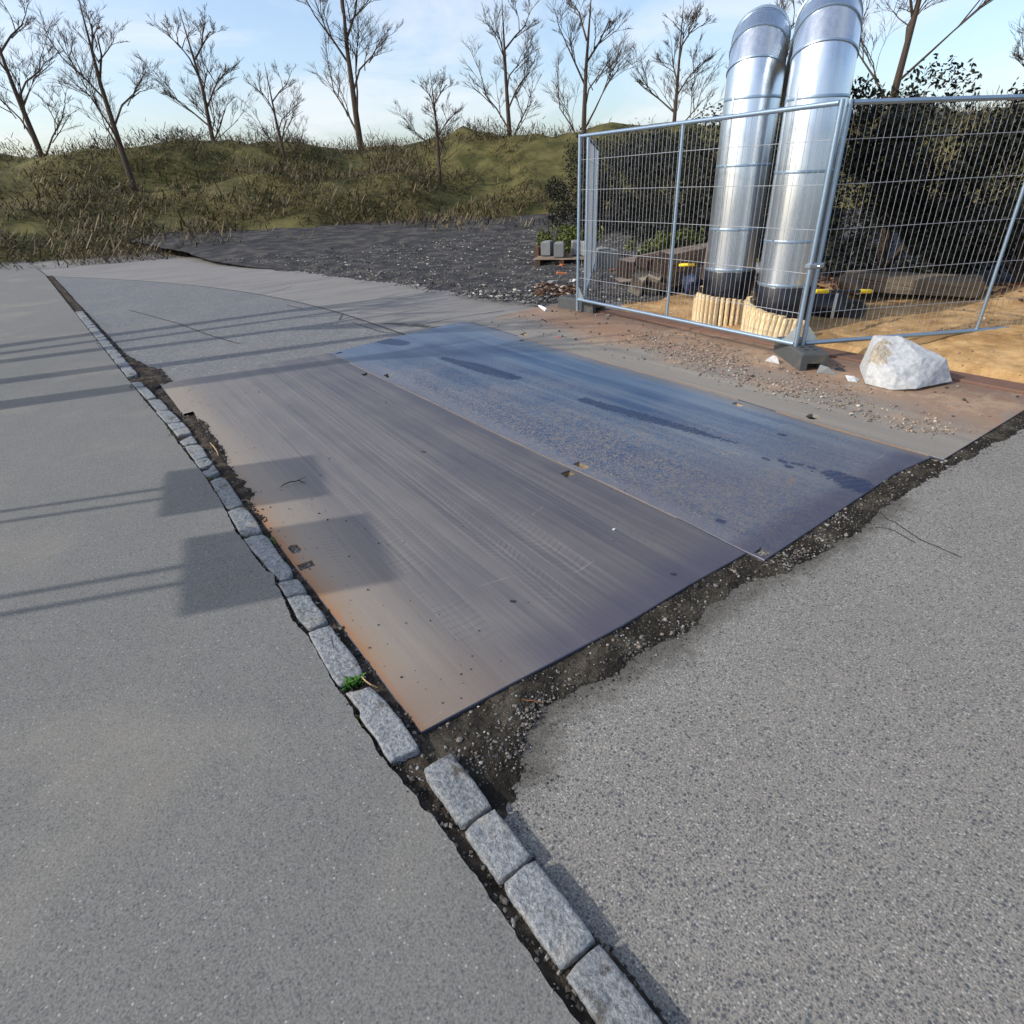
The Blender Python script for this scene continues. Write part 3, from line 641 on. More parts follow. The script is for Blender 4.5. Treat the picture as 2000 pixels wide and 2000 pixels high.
def stone(poly, i, z=PZ):
    q = resample(list(poly)+[poly[0]], max(20, int(len(poly)*3)))[:-1]; n = len(q); c = q.mean(0)
    nz = fbm(q[:, 0], q[:, 1], 40, i+2); q = c+(q-c)*(1+.03*nz)[:, None]
    rings = [(1.0, -.10), (1.0, -.008), (.988, -.002), (.965, 0), (.8, .001), (.55, .001), (.25, .001)]
    V = []; dz = .008*(RNG.random()-.5)
    for s, h in rings:
        xy = c+(q-c)*s; hh = h+z+dz+(.004*fbm(xy[:, 0], xy[:, 1], 24, i)+.0035*fbm(xy[:, 0], xy[:, 1], 80, i) if h > -.05 else 0)
        V += list(zip(xy[:, 0]-KO.x, xy[:, 1]-KO.y, hh+np.zeros(n)))
    V.append((c[0]-KO.x, c[1]-KO.y, z+dz+.003))
    Fc = [(r*n+k, r*n+n+k, r*n+n+(k+1) % n, r*n+(k+1) % n) for r in range(len(rings)-1) for k in range(n)]+[((len(rings)-1)*n+k, len(V)-1, (len(rings)-1)*n+(k+1) % n) for k in range(n)]
    me = bpy.data.meshes.new('kerb_stone'); me.from_pydata(V, [], Fc); me.update()
    bm = bmesh.new(); bm.from_mesh(me); bmesh.ops.recalc_face_normals(bm, faces=bm.faces); bm.to_mesh(me); bm.free()
    me.polygons.foreach_set('use_smooth', [True]*len(me.polygons)); return link('kerb_stone', me, M_GRAN, kerb_root)
for i, px in enumerate(STONES): stone([P2(u, v, PZ) for u, v in px], i)
# the kerb goes on before and behind the frame of the photograph
def quad_stone(cx, cy, w, l, dx, i):
    h = .004; stone([(cx-w/2, cy-l/2+h), (cx, cy-l/2), (cx+w/2-h, cy-l/2), (cx+w/2+dx, cy), (cx+w/2+dx-h, cy+l/2), (cx+dx, cy+l/2), (cx-w/2+dx, cy+l/2-h)], i)
y = PAV[-1][1]-.075; x = -.02; i = 40
while y > -1.6:
    l = .17+.12*RNG.random(); quad_stone(x, y-l/2, .105, l-.008, .0, i); y -= l; x -= .0; i += 1
y = PAV[0][1]+.10; sl = d0[0]/d0[1]
while y < 10.5:
    l = .17+.14*RNG.random(); quad_stone(PAV[0][0]+.06+sl*(y+l/2-PAV[0][1]), y+l/2, .10, l-.012, 0, i); y += l; i += 1
# dirt between kerb and plate; where it piles up it spills on to the steel
GUT_PX = [(250, 690), (262, 694), (285, 706), (300, 712), (325, 716), (340, 736), (357, 741), (330, 749), (313, 753), (322, 768), (338, 785), (352, 803), (362, 812), (379, 806), (395, 819), (411, 832), (415, 846), (428, 862), (441, 880), (455, 899), (464, 915), (459, 923), (468, 931), (478, 939), (490, 950), (500, 964), (501, 974), (508, 991), (518, 1008), (525, 1018), (535, 1040), (548, 1060), (560, 1078), (572, 1096), (590, 1118), (612, 1147), (640, 1185), (670, 1225), (700, 1264), (730, 1305), (760, 1346), (790, 1385), (822, 1428), (826, 1436)]
GB = [P2(*q) for q in GUT_PX]
sl_ = d0[0]/d0[1]; GB = [(farE[0]+.17, farE[1])]+[(PAV[0][0]+sl_*1.2+.20, PAV[0][1]+1.2)]+GB
GB += [(.045, -.35), (.075, -.8), (.075, -3.0)]; GA = [farE]+PAV+[nearM, nearE]; GA = [(x-.03, y) for x, y in GA]
def pile(u, v, x, y):
    over = np.clip((x+.03)/.06, 0, 1)*(y < 5.1)
    n = fbm(x, y, 14, 1)*.012+fbm(x, y, 60, 4)*.006
    side = np.clip((v-.75)/.25, 0, 1)
    z = -.003+over*.015+n-side*(over*.015+((y > 5.0)|(y < -.03))*.034)-np.clip((2.4-y)/.4, 0, 1)*.004+.020*np.clip((.34-v)/.3, 0, 1)
    return z
gs = strip('gutter_dirt', GA, GB, 900, 46, pile, M_SOIL2); tag(gs, 'dark crumbly dirt between kerb stones and the grey plate', 'dirt', kind='stuff')

# silt strip along the near ends of the plates
SB_PX = [(820, 1640), (960, 1640), (1010, 1560), (1028, 1495), (1036, 1433), (1047, 1414), (1058, 1381), (1098, 1360), (1144, 1336), (1211, 1309), (1230, 1290), (1312, 1250), (1360, 1219), (1383, 1188), (1435, 1150), (1476, 1123), (1520, 1120), (1592, 1089), (1633, 1055), (1688, 1031), (1722, 993), (1749, 973), (1820, 930), (1920, 880), (2060, 800)]
SA_PX = [(700, 1640), (770, 1500), (800, 1470), (815, 1440), (822, 1427), (924, 1373), (997, 1333), (1050, 1306), (1218, 1217), (1348, 1138), (1459, 1076), (1493, 1091), (1590, 1027), (1680, 967), (1749, 920), (1830, 868), (1900, 826), (2000, 770)]
SA = [P2(*q) for q in SA_PX]; sb = resample([P2(*q) for q in SB_PX], 600); sb[:, 1] += .030*fbm(sb[:, 0], sb[:, 1], 12, 51)+.016*fbm(sb[:, 0], sb[:, 1], 45, 52); SB = [tuple(q) for q in sb]
def silt(u, v, x, y):
    e = np.clip(v/.10, 0, 1); f = np.clip((1-v)/.22, 0, 1)
    return -.027+.017*f**.6+fbm(x, y, 7, 8)*.006+fbm(x, y, 40, 9)*.006+fbm(x, y, 130, 2)*.004-.004*(1-e)
ss = strip('silt_strip', SA, SB, 760, 60, silt, M_SOIL); tag(ss, 'dark damp silt along the near edge of the steel plates', 'silt', kind='stuff')

# yard of dark gravel beyond the road, and the sand bed
YB_PX = [(40, 466), (250, 490), (369, 506), (407, 515.6), (469, 521), (525, 525), (584.6, 535.8), (657, 544), (724.5, 554.6), (781, 560), (813, 571), (861.5, 576), (904.6, 584), (969, 592), (1050, 596), (1088, 594), (1180, 596)]
YA = [P2(*q) for q in YB_PX]+[(5.36, 4.7), (5.36, -2), (5.36, -14)]
ye = resample(YA[:17], 300); ye[:, 0] += .10*fbm(ye[:, 0], ye[:, 1], 1.6, 41); ye[:, 1] += .22*fbm(ye[:, 0], ye[:, 1], 1.3, 44)+.08*fbm(ye[:, 0], ye[:, 1], 6, 45); YA = [tuple(q) for q in ye]+YA[17:]
YB = [(8, 60), (30, 60), (60, 40), (60, 10), (60, -14)]
def yard(u, v, x, y):
    d = np.clip(v/.02, 0, 1); far = np.clip((np.hypot(x-5, y-4)-9)/14, 0, 1)
    return -.045+d*.075+fbm(x, y, 1.2, 3)*.04*d+fbm(x, y, 6, 5)*.03*np.minimum(d+.3, 1)+fbm(x, y, 25, 6)*.012+far*.5
yd = strip('yard_ground', YA, YB, 420, 520, lambda u, v, x, y: yard(u, v, x, y), M_YARD); tag(yd, kind='structure')
SX0, SX1, SY0, SY1 = 5.36, 9.3, -3.5, 5.25
def sandz(x, y):
    h = .02+.05*np.exp(-((x-6.35)/.6)**2-((y-4.3)/.55)**2)+.10*np.exp(-((x-6.9)/.9)**2-((y-2.2)/1.0)**2)+.16*np.exp(-((x-6.6)/.9)**2-((y-.5)/.8)**2)+.25*np.exp(-((x-8.6)/.9)**2-((y-.8)/1.8)**2)
    e = np.minimum.reduce([np.clip((x-SX0)/.15, 0, 1), np.clip((SX1-x)/.5, 0, 1), np.clip((SY1-y-.5*fbm(x, y, 2, 9)-.5*np.clip((6.0-x), 0, 1))/.55, 0, 1)])
    return -.07+e*(h+.07)+.035*fbm(x, y, 2.2, 11)*e+.012*fbm(x, y, 14, 12)
gx, gy = np.meshgrid(np.linspace(SX0, SX1, 230), np.linspace(SY0, SY1, 460)); i = np.arange(gx.size).reshape(gx.shape)
Fc = np.stack([i[:-1, :-1], i[:-1, 1:], i[1:, 1:], i[1:, :-1]], -1).reshape(-1, 4)
tag(link('sand_bed', fast('sand_bed', np.stack([gx, gy, sandz(gx, gy)], -1).reshape(-1, 3), Fc, True), M_SAND), 'heaped ochre building sand behind the mesh fence', 'sand', kind='stuff')

# ------------------------------------------------------------------ loose stones (uncountable)
def sizes(n, lo, hi, p=2.6): return lo+(hi-lo)*RNG.random(n)**p
n = 6500; pebbles('silt_gravel', strip_pts(SA, SB, n, silt), sizes(n, .003, .014, 4), M_PEBD, lo=True)
n = 240; P = strip_pts(SA, SB, n, silt); pebbles('silt_stones', P, sizes(n, .008, .026, 3), M_PEB)
cl = np.array([P2(1095, 1372), P2(1050, 1383), P2(1020, 1408), P2(1255, 1270), P2(1330, 1222), P2(1600, 1045), P2(1560, 1075), P2(1530, 1090), P2(1640, 1010), P2(980, 1470), P2(900, 1480)])
n = 1700; c = cl[RNG.integers(0, len(cl), n)]+RNG.normal(0, .045, (n, 2)); ok = inpoly(c, SA+SB[::-1]); c = c[ok]
pebbles('silt_chippings', np.c_[c, -.014+.006*RNG.random(len(c))], sizes(len(c), .004, .015, 3), M_PEB)
e_ = sb[RNG.integers(0, 600, 2600)]+RNG.normal(0, .035, (2600, 2))*np.array([1, 1]); pebbles('silt_crumbs', np.c_[e_, np.full(2600, ROADZ)], sizes(2600, .003, .011, 4), M_PEBD, lo=True, sink=.2)
GA2 = [(x+.02, y) for x, y in GA]
n = 20000; P = strip_pts(GA2, GB, n, pile); P = P[(P[:, 1] < 7)]
pebbles('gutter_gravel', P, sizes(len(P), .004, .016, 3), M_PEBD, lo=True)
n = 2500; P = strip_pts(GA2, GB, n, pile); P = P[(P[:, 1] < 2.2)]; pebbles('gutter_stones', P, sizes(len(P), .007, .020, 3), M_PEB)
g = []
for h in (H1[2], H1[3], H2[5]): g.append(poly_pts(h, 420, -.016))
pebbles('hole_gravel', np.concatenate(g), sizes(1260, .006, .016, 2), M_PEB)
mb = MB()
for h in (H1[2], H1[3], H2[5]): mb.add([(x, y, -.018) for x, y in h], [tuple(range(len(h)))])
tag(mb.build('hole_silt', M_SOIL2), 'silt filling three lifting holes of the plates', 'silt', kind='stuff')
# grit scattered over the plates
e = np.abs(RNG.normal(0, .22, 260)); yy = RNG.random(260)*4.8+.1; pebbles('plate_grit', np.c_[.02+e, yy, np.zeros(260)], sizes(260, .003, .011, 4), M_PEBD, sink=.1)
n = 60; pebbles('plate_crumbs', np.c_[.1+3.2*RNG.random(n), .1+4.8*RNG.random(n), np.zeros(n)], sizes(n, .005, .012, 3), M_PEB, sink=.1)
GRIT = [P2(*q) for q in [(1235, 640), (1330, 655), (1440, 690), (1540, 735), (1700, 775), (1760, 790), (1900, 850), (1760, 850), (1640, 810), (1500, 765), (1370, 725), (1270, 690)]]
n = 7000; P = poly_pts(GRIT, n); P[:, 0] += RNG.normal(0, .12, n); w = fbm(P[:, 0], P[:, 1], 2.5, 21)+.5*RNG.random(n); P = P[(w > .0) & (P[:, 0] > 3.75) & (P[:, 0] < 5.1)]
pebbles('plate_gravel', P, sizes(len(P), .005, .026, 4), M_PEBR, sink=.15)
n = 500; P = np.c_[3.7+1.5*RNG.random(n), 5.2*RNG.random(n), np.zeros(n)]; pebbles('plate_litter', P, sizes(n, .008, .036, 4), M_PEB, sink=.1)
n = 26000; u = RNG.random(n); P = np.c_[2.2+11*RNG.random(n), 4.8+11*RNG.random(n)**1.4]
YPOLY = [tuple(q) for q in YA[:300]]+[(5.36, 4.7), (14, 4.7), (14, 18), (1, 18)]
P = P[inpoly(P, YPOLY)]; ya, yb = np.array(YA), np.array(YB)
def yz(P): return .025+fbm(P[:, 0], P[:, 1], 1.2, 3)*.04+fbm(P[:, 0], P[:, 1], 6, 5)*.03+np.clip((np.hypot(P[:, 0]-5, P[:, 1]-4)-9)/14, 0, 1)*.5
pebbles('yard_gravel', np.c_[P, yz(P)], sizes(len(P), .014, .07, 5), M_PEBY, lo=True)
n = 700; P = np.array([P2(*q) for q in zip(880+210*RNG.random(n)**.8, 572+26*RNG.random(n))]); P = P[inpoly(P, YPOLY)]
pebbles('rubble_chippings', np.c_[P, yz(P)], sizes(len(P), .02, .075, 2.5), M_PEBY)
n = 420; P = np.array([G(*q)[:2] for q in zip(1045+80*RNG.random(n), 566+20*RNG.random(n))]); pebbles('rubble_heap', np.c_[P, yz(P)+.05*RNG.random(len(P))], sizes(len(P), .02, .09, 2), M_BRK, flat=.5)
n = 500; P = np.c_[SX0+.1+2.5*RNG.random(n), -1+5.8*RNG.random(n)]; pebbles('sand_pebbles', np.c_[P, sandz(P[:, 0], P[:, 1])], sizes(n, .008, .03, 3), M_PEBR)

# ------------------------------------------------------------------ mesh fence: panels, feet, clamp
PH = 2.0
def panel(a, b, label, pitch=.058, mid=True, foot=.13, rail=.165, posts=(True, True)):
    """tube frame from a to b (ground points) with welded wires"""
    a, b = Vector((*a, 0)), Vector((*b, 0)); L = (b-a).length; d = (b-a)/L
    t = empty('mesh_fence', tuple(a), math.atan2(d.y, d.x)); tag(t, label, 'fence panel', 'mesh fence panels')
    for x in (0, L):
        q = MB(); q.tube([(x, 0, .02), (x, 0, PH)], .0205, 12); q.build('post', M_GALV, t, True)
    for z in (rail, PH-.02):
        q = MB(); q.tube([(.02, 0, z), (L-.02, 0, z)], .0195, 12); q.build('rail', M_GALV, t, True)
    if mid:
        q = MB(); q.tube([(L/2, 0, rail+.015), (L/2, 0, PH-.03)], .016, 10); q.build('middle_tube', M_GALV, t, True)
    for x, s in ((.018, 1), (L-.018, -1)):
        q = MB(); q.add([(x, -.004, rail), (x+s*.14, -.004, rail), (x, -.004, rail+.16), (x, .004, rail), (x+s*.14, .004, rail), (x, .004, rail+.16)], [(0, 1, 2), (5, 4, 3), (0, 3, 4, 1), (1, 4, 5, 2), (2, 5, 3, 0)])
        q.build('gusset', M_GUS, t)
    q = MB(); x = pitch
    while x < L-.02:
        q.tube([(x, .012, rail), (x, .012, PH-.02)], .0019, 4, cap=False); x += pitch
    for z in (.43, .76, 1.1, 1.43, 1.74): q.tube([(.01, .008, z), (L/2, .006, z+.006), (L-.01, .008, z)], .0026, 5, cap=False)
    q.build('wire_mesh', M_WIRE, t)
    return t
A1, A2, B1 = P2(1128, 590, .13), P2(1553, 680, .13), P2(1567, 678, .13)
panel(A1, A2, 'mesh fence panel with a middle tube in front of both silver pipes', .056)
dB = np.array(P2(1735, 658, .16))-np.array(P2(1572, 670, .16)); dB /= np.linalg.norm(dB)
panel(B1, tuple(np.array(B1)+dB*3.45), 'mesh fence panel running behind the big white rock at the right', .058)
C1 = np.array(P2(1143, 577, .13)); dC = np.array(P2(1163, 505, .16))-np.array(P2(1140, 575, .16)); dC /= np.linalg.norm(dC)
panel(tuple(C1), tuple(C1+dC*3.4), 'mesh fence panel running back from the left fence foot, seen nearly edge-on', .058)
q = MB(); zc = zrow(*A2, 520); c = (np.array(A2)+np.array(B1))/2
ang = math.atan2(B1[1]-A2[1], B1[0]-A2[0]); Rz = Matrix.Rotation(ang, 3, 'Z')
q.box((*c, zc), (.15, .06, .045), Rz, 0, .012); q.tube([(c[0], c[1]-.05, zc), (c[0]+.0, c[1]+.055, zc)], .009, 8)
tag(q.build('fence_clamp', M_GUS), 'bolted metal clamp joining the two fence posts above the right foot', 'clamp')
def foot(pL, pN, pR, label, hgt=.15):
    """recycled rubber foot: pL-pN long side, pN-pR end, corners on the ground"""
    pL, pN, pR = (np.array(p) for p in (pL, pN, pR)); L = np.linalg.norm(pN-pL); dx = (pN-pL)/L; W = .235
    dy = np.array([-dx[1], dx[0]]); dy = dy if dy@(pR-pN) > 0 else -dy
    t = empty('rubber_block', (*(pL+dx*L/2+dy*W/2), .0), math.atan2(dx[1], dx[0])); tag(t, label, 'fence block', 'rubber blocks under the mesh fence')
    q = MB(); l, w = L/2, W/2
    # body as a bevelled ring profile so that the end slot is a real opening
    e = .018
    def loop(z, i): return [(-l+i, -w+i, z), (l-i, -w+i, z), (l-i, w-i, z), (-l+i, w-i, z)]
    vs = loop(.0, 0)+loop(hgt-e, .004)+loop(hgt-.004, .012)+loop(hgt, .024)
    fs = [(r*4+k_, r*4+(k_+1) % 4, r*4+4+(k_+1) % 4, r*4+4+k_) for r in range(3) for k_ in (0, 2)]+[(4, 5, 9, 8)]*0
    for r in range(3):
        for k_ in (1, 3):
            if r == 0: continue
            fs.append((r*4+k_, r*4+(k_+1) % 4, r*4+4+(k_+1) % 4, r*4+4+k_))
    fs.append((12, 13, 14, 15)); q.add(vs, fs)
    for sx in (1, -1):                               # ends with a slot for lifting
        X = sx*l; Xi = X-sx*.004; wy = w*.5; hz = .062
        v = [(X, -w, 0), (X, -wy, 0), (X, wy, 0), (X, w, 0), (Xi, -w+.004, hgt-e), (Xi, w-.004, hgt-e), (X-sx*.002, -wy, hz), (X-sx*.002, wy, hz)]
        f = [(0, 1, 6, 4), (4, 6, 7, 5), (7, 2, 3, 5)]
        D = X-sx*.12; v += [(D, -wy, 0), (D, wy, 0), (D, -wy, hz), (D, wy, hz)]
        f += [(1, 8, 10, 6), (2, 7, 11, 9), (6, 10, 11, 7), (8, 9, 11, 10)]
        q.add(v, f)
    body = q.build('body', M_RUB, t)
    for ix in (-.62, -.34, .34, .62):
        for iy in (-.32, .32):
            h = MB(); n = 12; h.add([(l*ix+.021*math.cos(2*math.pi*k_/n), w*iy*1.0+.021*math.sin(2*math.pi*k_/n), hgt+.0012) for k_ in range(n)], [tuple(range(n))]); h.build('socket', M_DARK, t)  # flat black discs paint the shade inside the sockets
    return t
foot(P2(1089.5, 600.6), P2(1157.8, 612.5), P2(1178, 608), 'dark rubber fence foot at the left beside the brown rubble')
foot(P2(1510, 687), P2(1561, 724.6), P2(1609, 716), 'dark rubber fence foot under the pair of posts at the right')

# ------------------------------------------------------------------ two jacketed pipes with pale slat wraps
def riser(cx, cy, r, v_jack, label, elbow):
    t = empty('riser_pipe', (cx, cy, 0)); tag(t, label, 'pipe', 'insulated pipes rising from the sand')
    vd = np.array([cx, cy])-CAM[:2]; vd /= np.linalg.norm(vd); fx, fy = cx-vd[0]*r, cy-vd[1]*r
    zj = zrow(fx, fy, v_jack); H = 2.75
    q = MB(); q.lathe((0, 0, 0), [(r*.985, -.3), (r*.985, zj*.62), (r*1.015, zj*.63), (r*1.02, zj*.97), (r*.99, zj)], 64); q.build('black_sleeve', M_WRAP, t, True)
    q = MB(); pts = [(0, 0, zj-.02), (0, 0, 1.2), (0, 0, H-.55)]
    for a in range(1, 5):
        th = a/4*math.pi/2; pts.append((elbow[0]*.55*(1-math.cos(th)), elbow[1]*.55*(1-math.cos(th)), H-.55+.55*math.sin(th)))
    pts.append((elbow[0]*9, elbow[1]*9, H)); q.tube(pts, r*1.0, 64, cap=True); jk = q.build('metal_jacket', M_JACK, t, True); jk.data.set_sharp_from_angle(angle=R(14))
    for a_ in range(3, 8):
        d_ = (Vector(pts[min(a_+1, len(pts)-1)])-Vector(pts[a_-1])).normalized(); c_ = Vector(pts[a_]); w_ = MB(); w_.tube([c_-d_*.012, c_-d_*.008, c_+d_*.008, c_+d_*.012], [r*1.0, r*1.035, r*1.035, r*1.0], 48, cap=False); w_.build('elbow_band', M_GALV, t, True)
    sa = math.atan2(-vd[1], -vd[0])-.7; w_ = MB(); w_.box((r*1.0*math.cos(sa), r*1.0*math.sin(sa), (zj+H-.55)/2), (.008, .022, H-.55-zj), Matrix.Rotation(sa, 3, 'Z')); w_.build('jacket_seam', M_JACK, t)
    for z in (zj+.012, zj+.42, zj+1.02, zj+1.6):
        q = MB(); q.lathe((0, 0, z), [(r*1.0, -.014), (r*1.008, -.008), (r*1.008, .008), (r*1.0, .014)], 64); q.build('seam_ring', M_GALV, t, True)
    return zj
EL = (0.83, 0.56)
P1C, P2C = (5.79, 3.18), (5.68, 2.41)
zj1 = riser(*P1C, .272, 531, 'silver jacketed pipe with black sleeve standing left of its twin, behind the fence', EL)
zj2 = riser(*P2C, .27, 562, 'silver jacketed pipe with black sleeve standing right, close behind the fence posts', EL)
def wrap(cx, cy, r, n, top, bottom, a0, a1, label, lean=0.0):
    t = empty('slat_wrap', (cx, cy, 0)); tag(t, label, 'wood wrap', 'pale wooden slat wraps round the pipes')
    w = 2*math.pi*r/n; k_ = 6; vs = []
    for z in (0, 1):
        for j in range(k_+1):
            th = math.pi*j/k_; vs.append((-w*.40*math.cos(th), -w*.48*math.sin(th)-.004, z))
        vs += [(w*.40, .006, z), (-w*.40, .006, z)]
    m_ = k_+3; fs = [(j, (j+1) % m_, m_+(j+1) % m_, m_+j) for j in range(m_)]+[tuple(range(m_-1, -1, -1)), tuple(range(m_, 2*m_))]
    me = bpy.data.meshes.new('slat'); me.from_pydata(vs, [], fs); me.update(); me.polygons.foreach_set('use_smooth', [j < m_ for j in range(m_+2)]); me.set_sharp_from_angle(angle=R(50)); me.materials.append(M_SLAT.m)
    o0 = None
    for i in range(n):
        a = a0+(a1-a0)*i/(n-1) if a1-a0 < 6.2 else 2*math.pi*i/n
        o_ = bpy.data.objects.new('slat', me) if o0 is None else o0.copy()
        o0 = o_; COL.objects.link(o_); o_.parent = t
        zt, zb = top(a)+.025*(RNG.random()-.5), bottom(a)+.012*(RNG.random()-.5)
        o_.location = (r*math.cos(a), r*math.sin(a), zb); o_.rotation_euler = (0.0, lean+.02*(RNG.random()-.5), a+math.pi/2); o_.scale = (1, 1+.3*(RNG.random()-.5), zt-zb)
    return t
va1 = math.atan2(CAM[1]-P1C[1], CAM[0]-P1C[0]); va2 = math.atan2(CAM[1]-P2C[1], CAM[0]-P2C[0])
def top_by_rows(C, r, va, rows):
    """top height as a function of the angle, from the image rows of the wrap's upper edge"""
    A = [va+o for o, v in rows]; Z = [zrow(C[0]+r*math.cos(a), C[1]+r*math.sin(a), v) for a, (o, v) in zip(A, rows)]
    def f(a):
        o = (a-va+math.pi) % (2*math.pi)-math.pi
        return float(np.interp(o, [o_ for o_, v in rows], Z))
    return f
rows1 = [(-1.5, 564), (-1.2, 568), (-.7, 575), (0, 582), (.7, 586), (1.2, 587), (1.5, 587)]
wrap(*P1C, .335, 36, top_by_rows(P1C, .335, va1, rows1), lambda a: .015, 0, 6.3, 'pale wooden slat wrap round the foot of the left silver pipe')
rows2 = [(-1.5, 585), (-1.0, 597), (-.4, 611), (.2, 620), (.75, 627), (.95, 633)]
w2 = wrap(*P2C, .32, 20, top_by_rows(P2C, .32, va2, rows2), lambda a: .02, va2-1.9, va2+.85, 'slanting pale wooden slat wrap half round the right silver pipe', .13)

# black branch pipe with a white tape band, open valve end and yellow-gripped bars
bz = .17; b0 = np.array(P2(1545, 598, bz)); b1 = np.array(P2(1646, 603, bz)); b2 = np.array(P2(1672, 597, bz))
t = empty('branch_pipe', (*b1, bz)); tag(t, 'black branch pipe with white tape lying on the sand right of the posts', 'pipe')
rel = lambda p, dz=0.0: (p[0]-b1[0], p[1]-b1[1], dz)
br = .158
q = MB(); pts, rs = [], []
for s_ in np.linspace(0, 1, 15):
    p = b0+(b1-b0)*s_; pts.append(rel(p, .02*math.sin(s_*3))); rs.append(br*(1+.05*math.sin(s_*17)))
q.tube(pts, rs, 32); q.build('body', M_WRAP, t, True)
db = (b1-b0)/np.linalg.norm(b1-b0)
q = MB(); q.tube([rel(b1-db*.10), rel(b1-db*.07)], br*1.12, 32); q.build('white_band', M_WBAND, t, True)
pw = np.array(P2(1573, 600, bz)); q = MB(); q.tube([rel(pw+db*.0), rel(pw+db*.05)], br*1.14, 32); q.build('white_band', M_WBAND, t, True)
cvd = np.array([CAM[0]-b2[0], CAM[1]-b2[1], .9]); cvd /= np.linalg.norm(cvd); e0 = np.array(rel(b2, -.02))+cvd*.32; er = .108
q = MB(); q.tube([tuple(e0-cvd*.22), tuple(e0), tuple(e0+cvd*.03), tuple(e0+cvd*.03), tuple(e0-cvd*.01)], [er*.9, er, er, er*.82, er*.78], 28); q.build('valve_end', M_BLK, t, True)
q = MB(); q.tube([rel(b1-db*.02), rel(b1+db*.06), tuple(e0-cvd*.2)], [br*.9, br*.6, er*.6], 24); q.build('neck', M_WRAP, t, True)
sx = np.cross(cvd, [0, 0, 1]); sx /= np.linalg.norm(sx); sy = np.cross(sx, cvd)
for j, (a_, b_, s_) in enumerate(((.35, .35, .05), (-.25, .55, .03), (.05, .6, .03), (-.4, .0, .035), (.5, -.25, .035), (.45, -.5, .025))):
    ex = e0+cvd*.0+sx*a_*er+sy*b_*er; q = MB(); q.box(tuple(ex), (s_, s_*.9, s_), Matrix.Rotation(j*.9, 3, 'X') @ Matrix.Rotation(j*1.3, 3, 'Z'), 0, s_*.2); q.build('foam_scrap', M_FOAM if j != 2 else M_WBAND, t)
def tbar(p, q_, label):
    p, q_ = Vector(p), Vector(q_); t = empty('valve_bar', tuple((p+q_)/2)); tag(t, label, 'valve bar', 'bars with yellow grips behind the fence'); c = (p+q_)/2
    d = (q_-p); x = MB(); x.tube([p-c+d*.2, q_-c-d*.2], .016, 10); x.build('bar', M_BLK, t, True)
    for s_ in (0, 1):
        a, b = (p-c, p-c+d*.22) if s_ == 0 else (q_-c-d*.22, q_-c); x = MB(); x.tube([a, a+(b-a)*.06, b-(b-a)*.06, b], [.016, .021, .021, .016], 12); x.build('grip', M_YEL, t, True)
    x = MB(); x.tube([(0, 0, 0), (.02, .0, -.13)], .022, 10); x.build('stem', M_BLK, t, True)
tbar(G(1592, 569, .5), G(1702, 569, .42), 'black bar with two yellow grips over the branch pipe')
tbar(G(1327, 518, .5), (6.35, 3.2, .62), 'yellow-gripped bar sticking out left of the left pipe')
# blue plastic beside the left pipe
q = MB(); n = 14
c = np.array(P2(1350, 556, .42)); h_b = .42
for i in range(1):
    vs = []; fs = []
    for a in range(9):
        for b in range(n):
            th = 2*math.pi*b/n; ph = a/8*math.pi; rr = .095*(1+.35*math.sin(3*th+ph*2)+.2*math.cos(5*th-ph*3)); vs.append((c[0]+rr*math.sin(ph)*math.cos(th)*.9, c[1]+rr*math.sin(ph)*math.sin(th), h_b+.12*math.cos(ph)))
    fs = [(a*n+b, a*n+(b+1) % n, a*n+n+(b+1) % n, a*n+n+b) for a in range(8) for b in range(n)]
    q.add(vs, fs)
tag(q.build('plastic_sheet', M_BLUE, None, True), 'crumpled dark blue plastic sheet tucked behind the left slat wrap', 'plastic sheet')

# ------------------------------------------------------------------ timber heap
def beam(u0, v0, z0, length, w, h, yaw, label, mat=None, pitch=0.0, roll=0.0):
    """timber whose near end is centred on pixel (u0, v0) at height z0; yaw is its world heading"""
    p = Vector(G(u0, v0, z0)); q = MB(); q.box((length/2, 0, 0), (length, w, h), None, 0, .008)
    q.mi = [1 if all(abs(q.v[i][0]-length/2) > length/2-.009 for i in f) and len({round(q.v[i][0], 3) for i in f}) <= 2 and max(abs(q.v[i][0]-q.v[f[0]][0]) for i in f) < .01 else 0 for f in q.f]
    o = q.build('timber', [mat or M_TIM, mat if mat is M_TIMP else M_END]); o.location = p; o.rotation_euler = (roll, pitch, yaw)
    tag(o, label, 'timber', 'timbers heaped behind the fence'); return o
az = lambda d: R(d)
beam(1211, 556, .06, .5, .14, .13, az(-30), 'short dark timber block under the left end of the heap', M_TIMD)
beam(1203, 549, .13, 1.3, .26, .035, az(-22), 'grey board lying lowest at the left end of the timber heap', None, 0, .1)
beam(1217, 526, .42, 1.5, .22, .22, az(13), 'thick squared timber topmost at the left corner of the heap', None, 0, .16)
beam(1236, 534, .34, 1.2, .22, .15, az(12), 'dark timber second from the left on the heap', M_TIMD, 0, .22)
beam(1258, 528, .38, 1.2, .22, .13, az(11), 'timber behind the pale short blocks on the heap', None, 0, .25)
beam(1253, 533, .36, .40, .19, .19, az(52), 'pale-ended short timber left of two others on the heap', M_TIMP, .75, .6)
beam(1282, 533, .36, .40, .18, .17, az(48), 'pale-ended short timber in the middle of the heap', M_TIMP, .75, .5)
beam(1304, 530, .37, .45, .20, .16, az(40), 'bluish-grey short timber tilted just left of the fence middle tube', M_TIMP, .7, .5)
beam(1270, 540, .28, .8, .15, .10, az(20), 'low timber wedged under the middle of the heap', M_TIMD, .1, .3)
beam(1268, 553, .22, 1.9, .46, .08, az(10), 'wide grey plank running right in front of the heap', None, 0, .16)
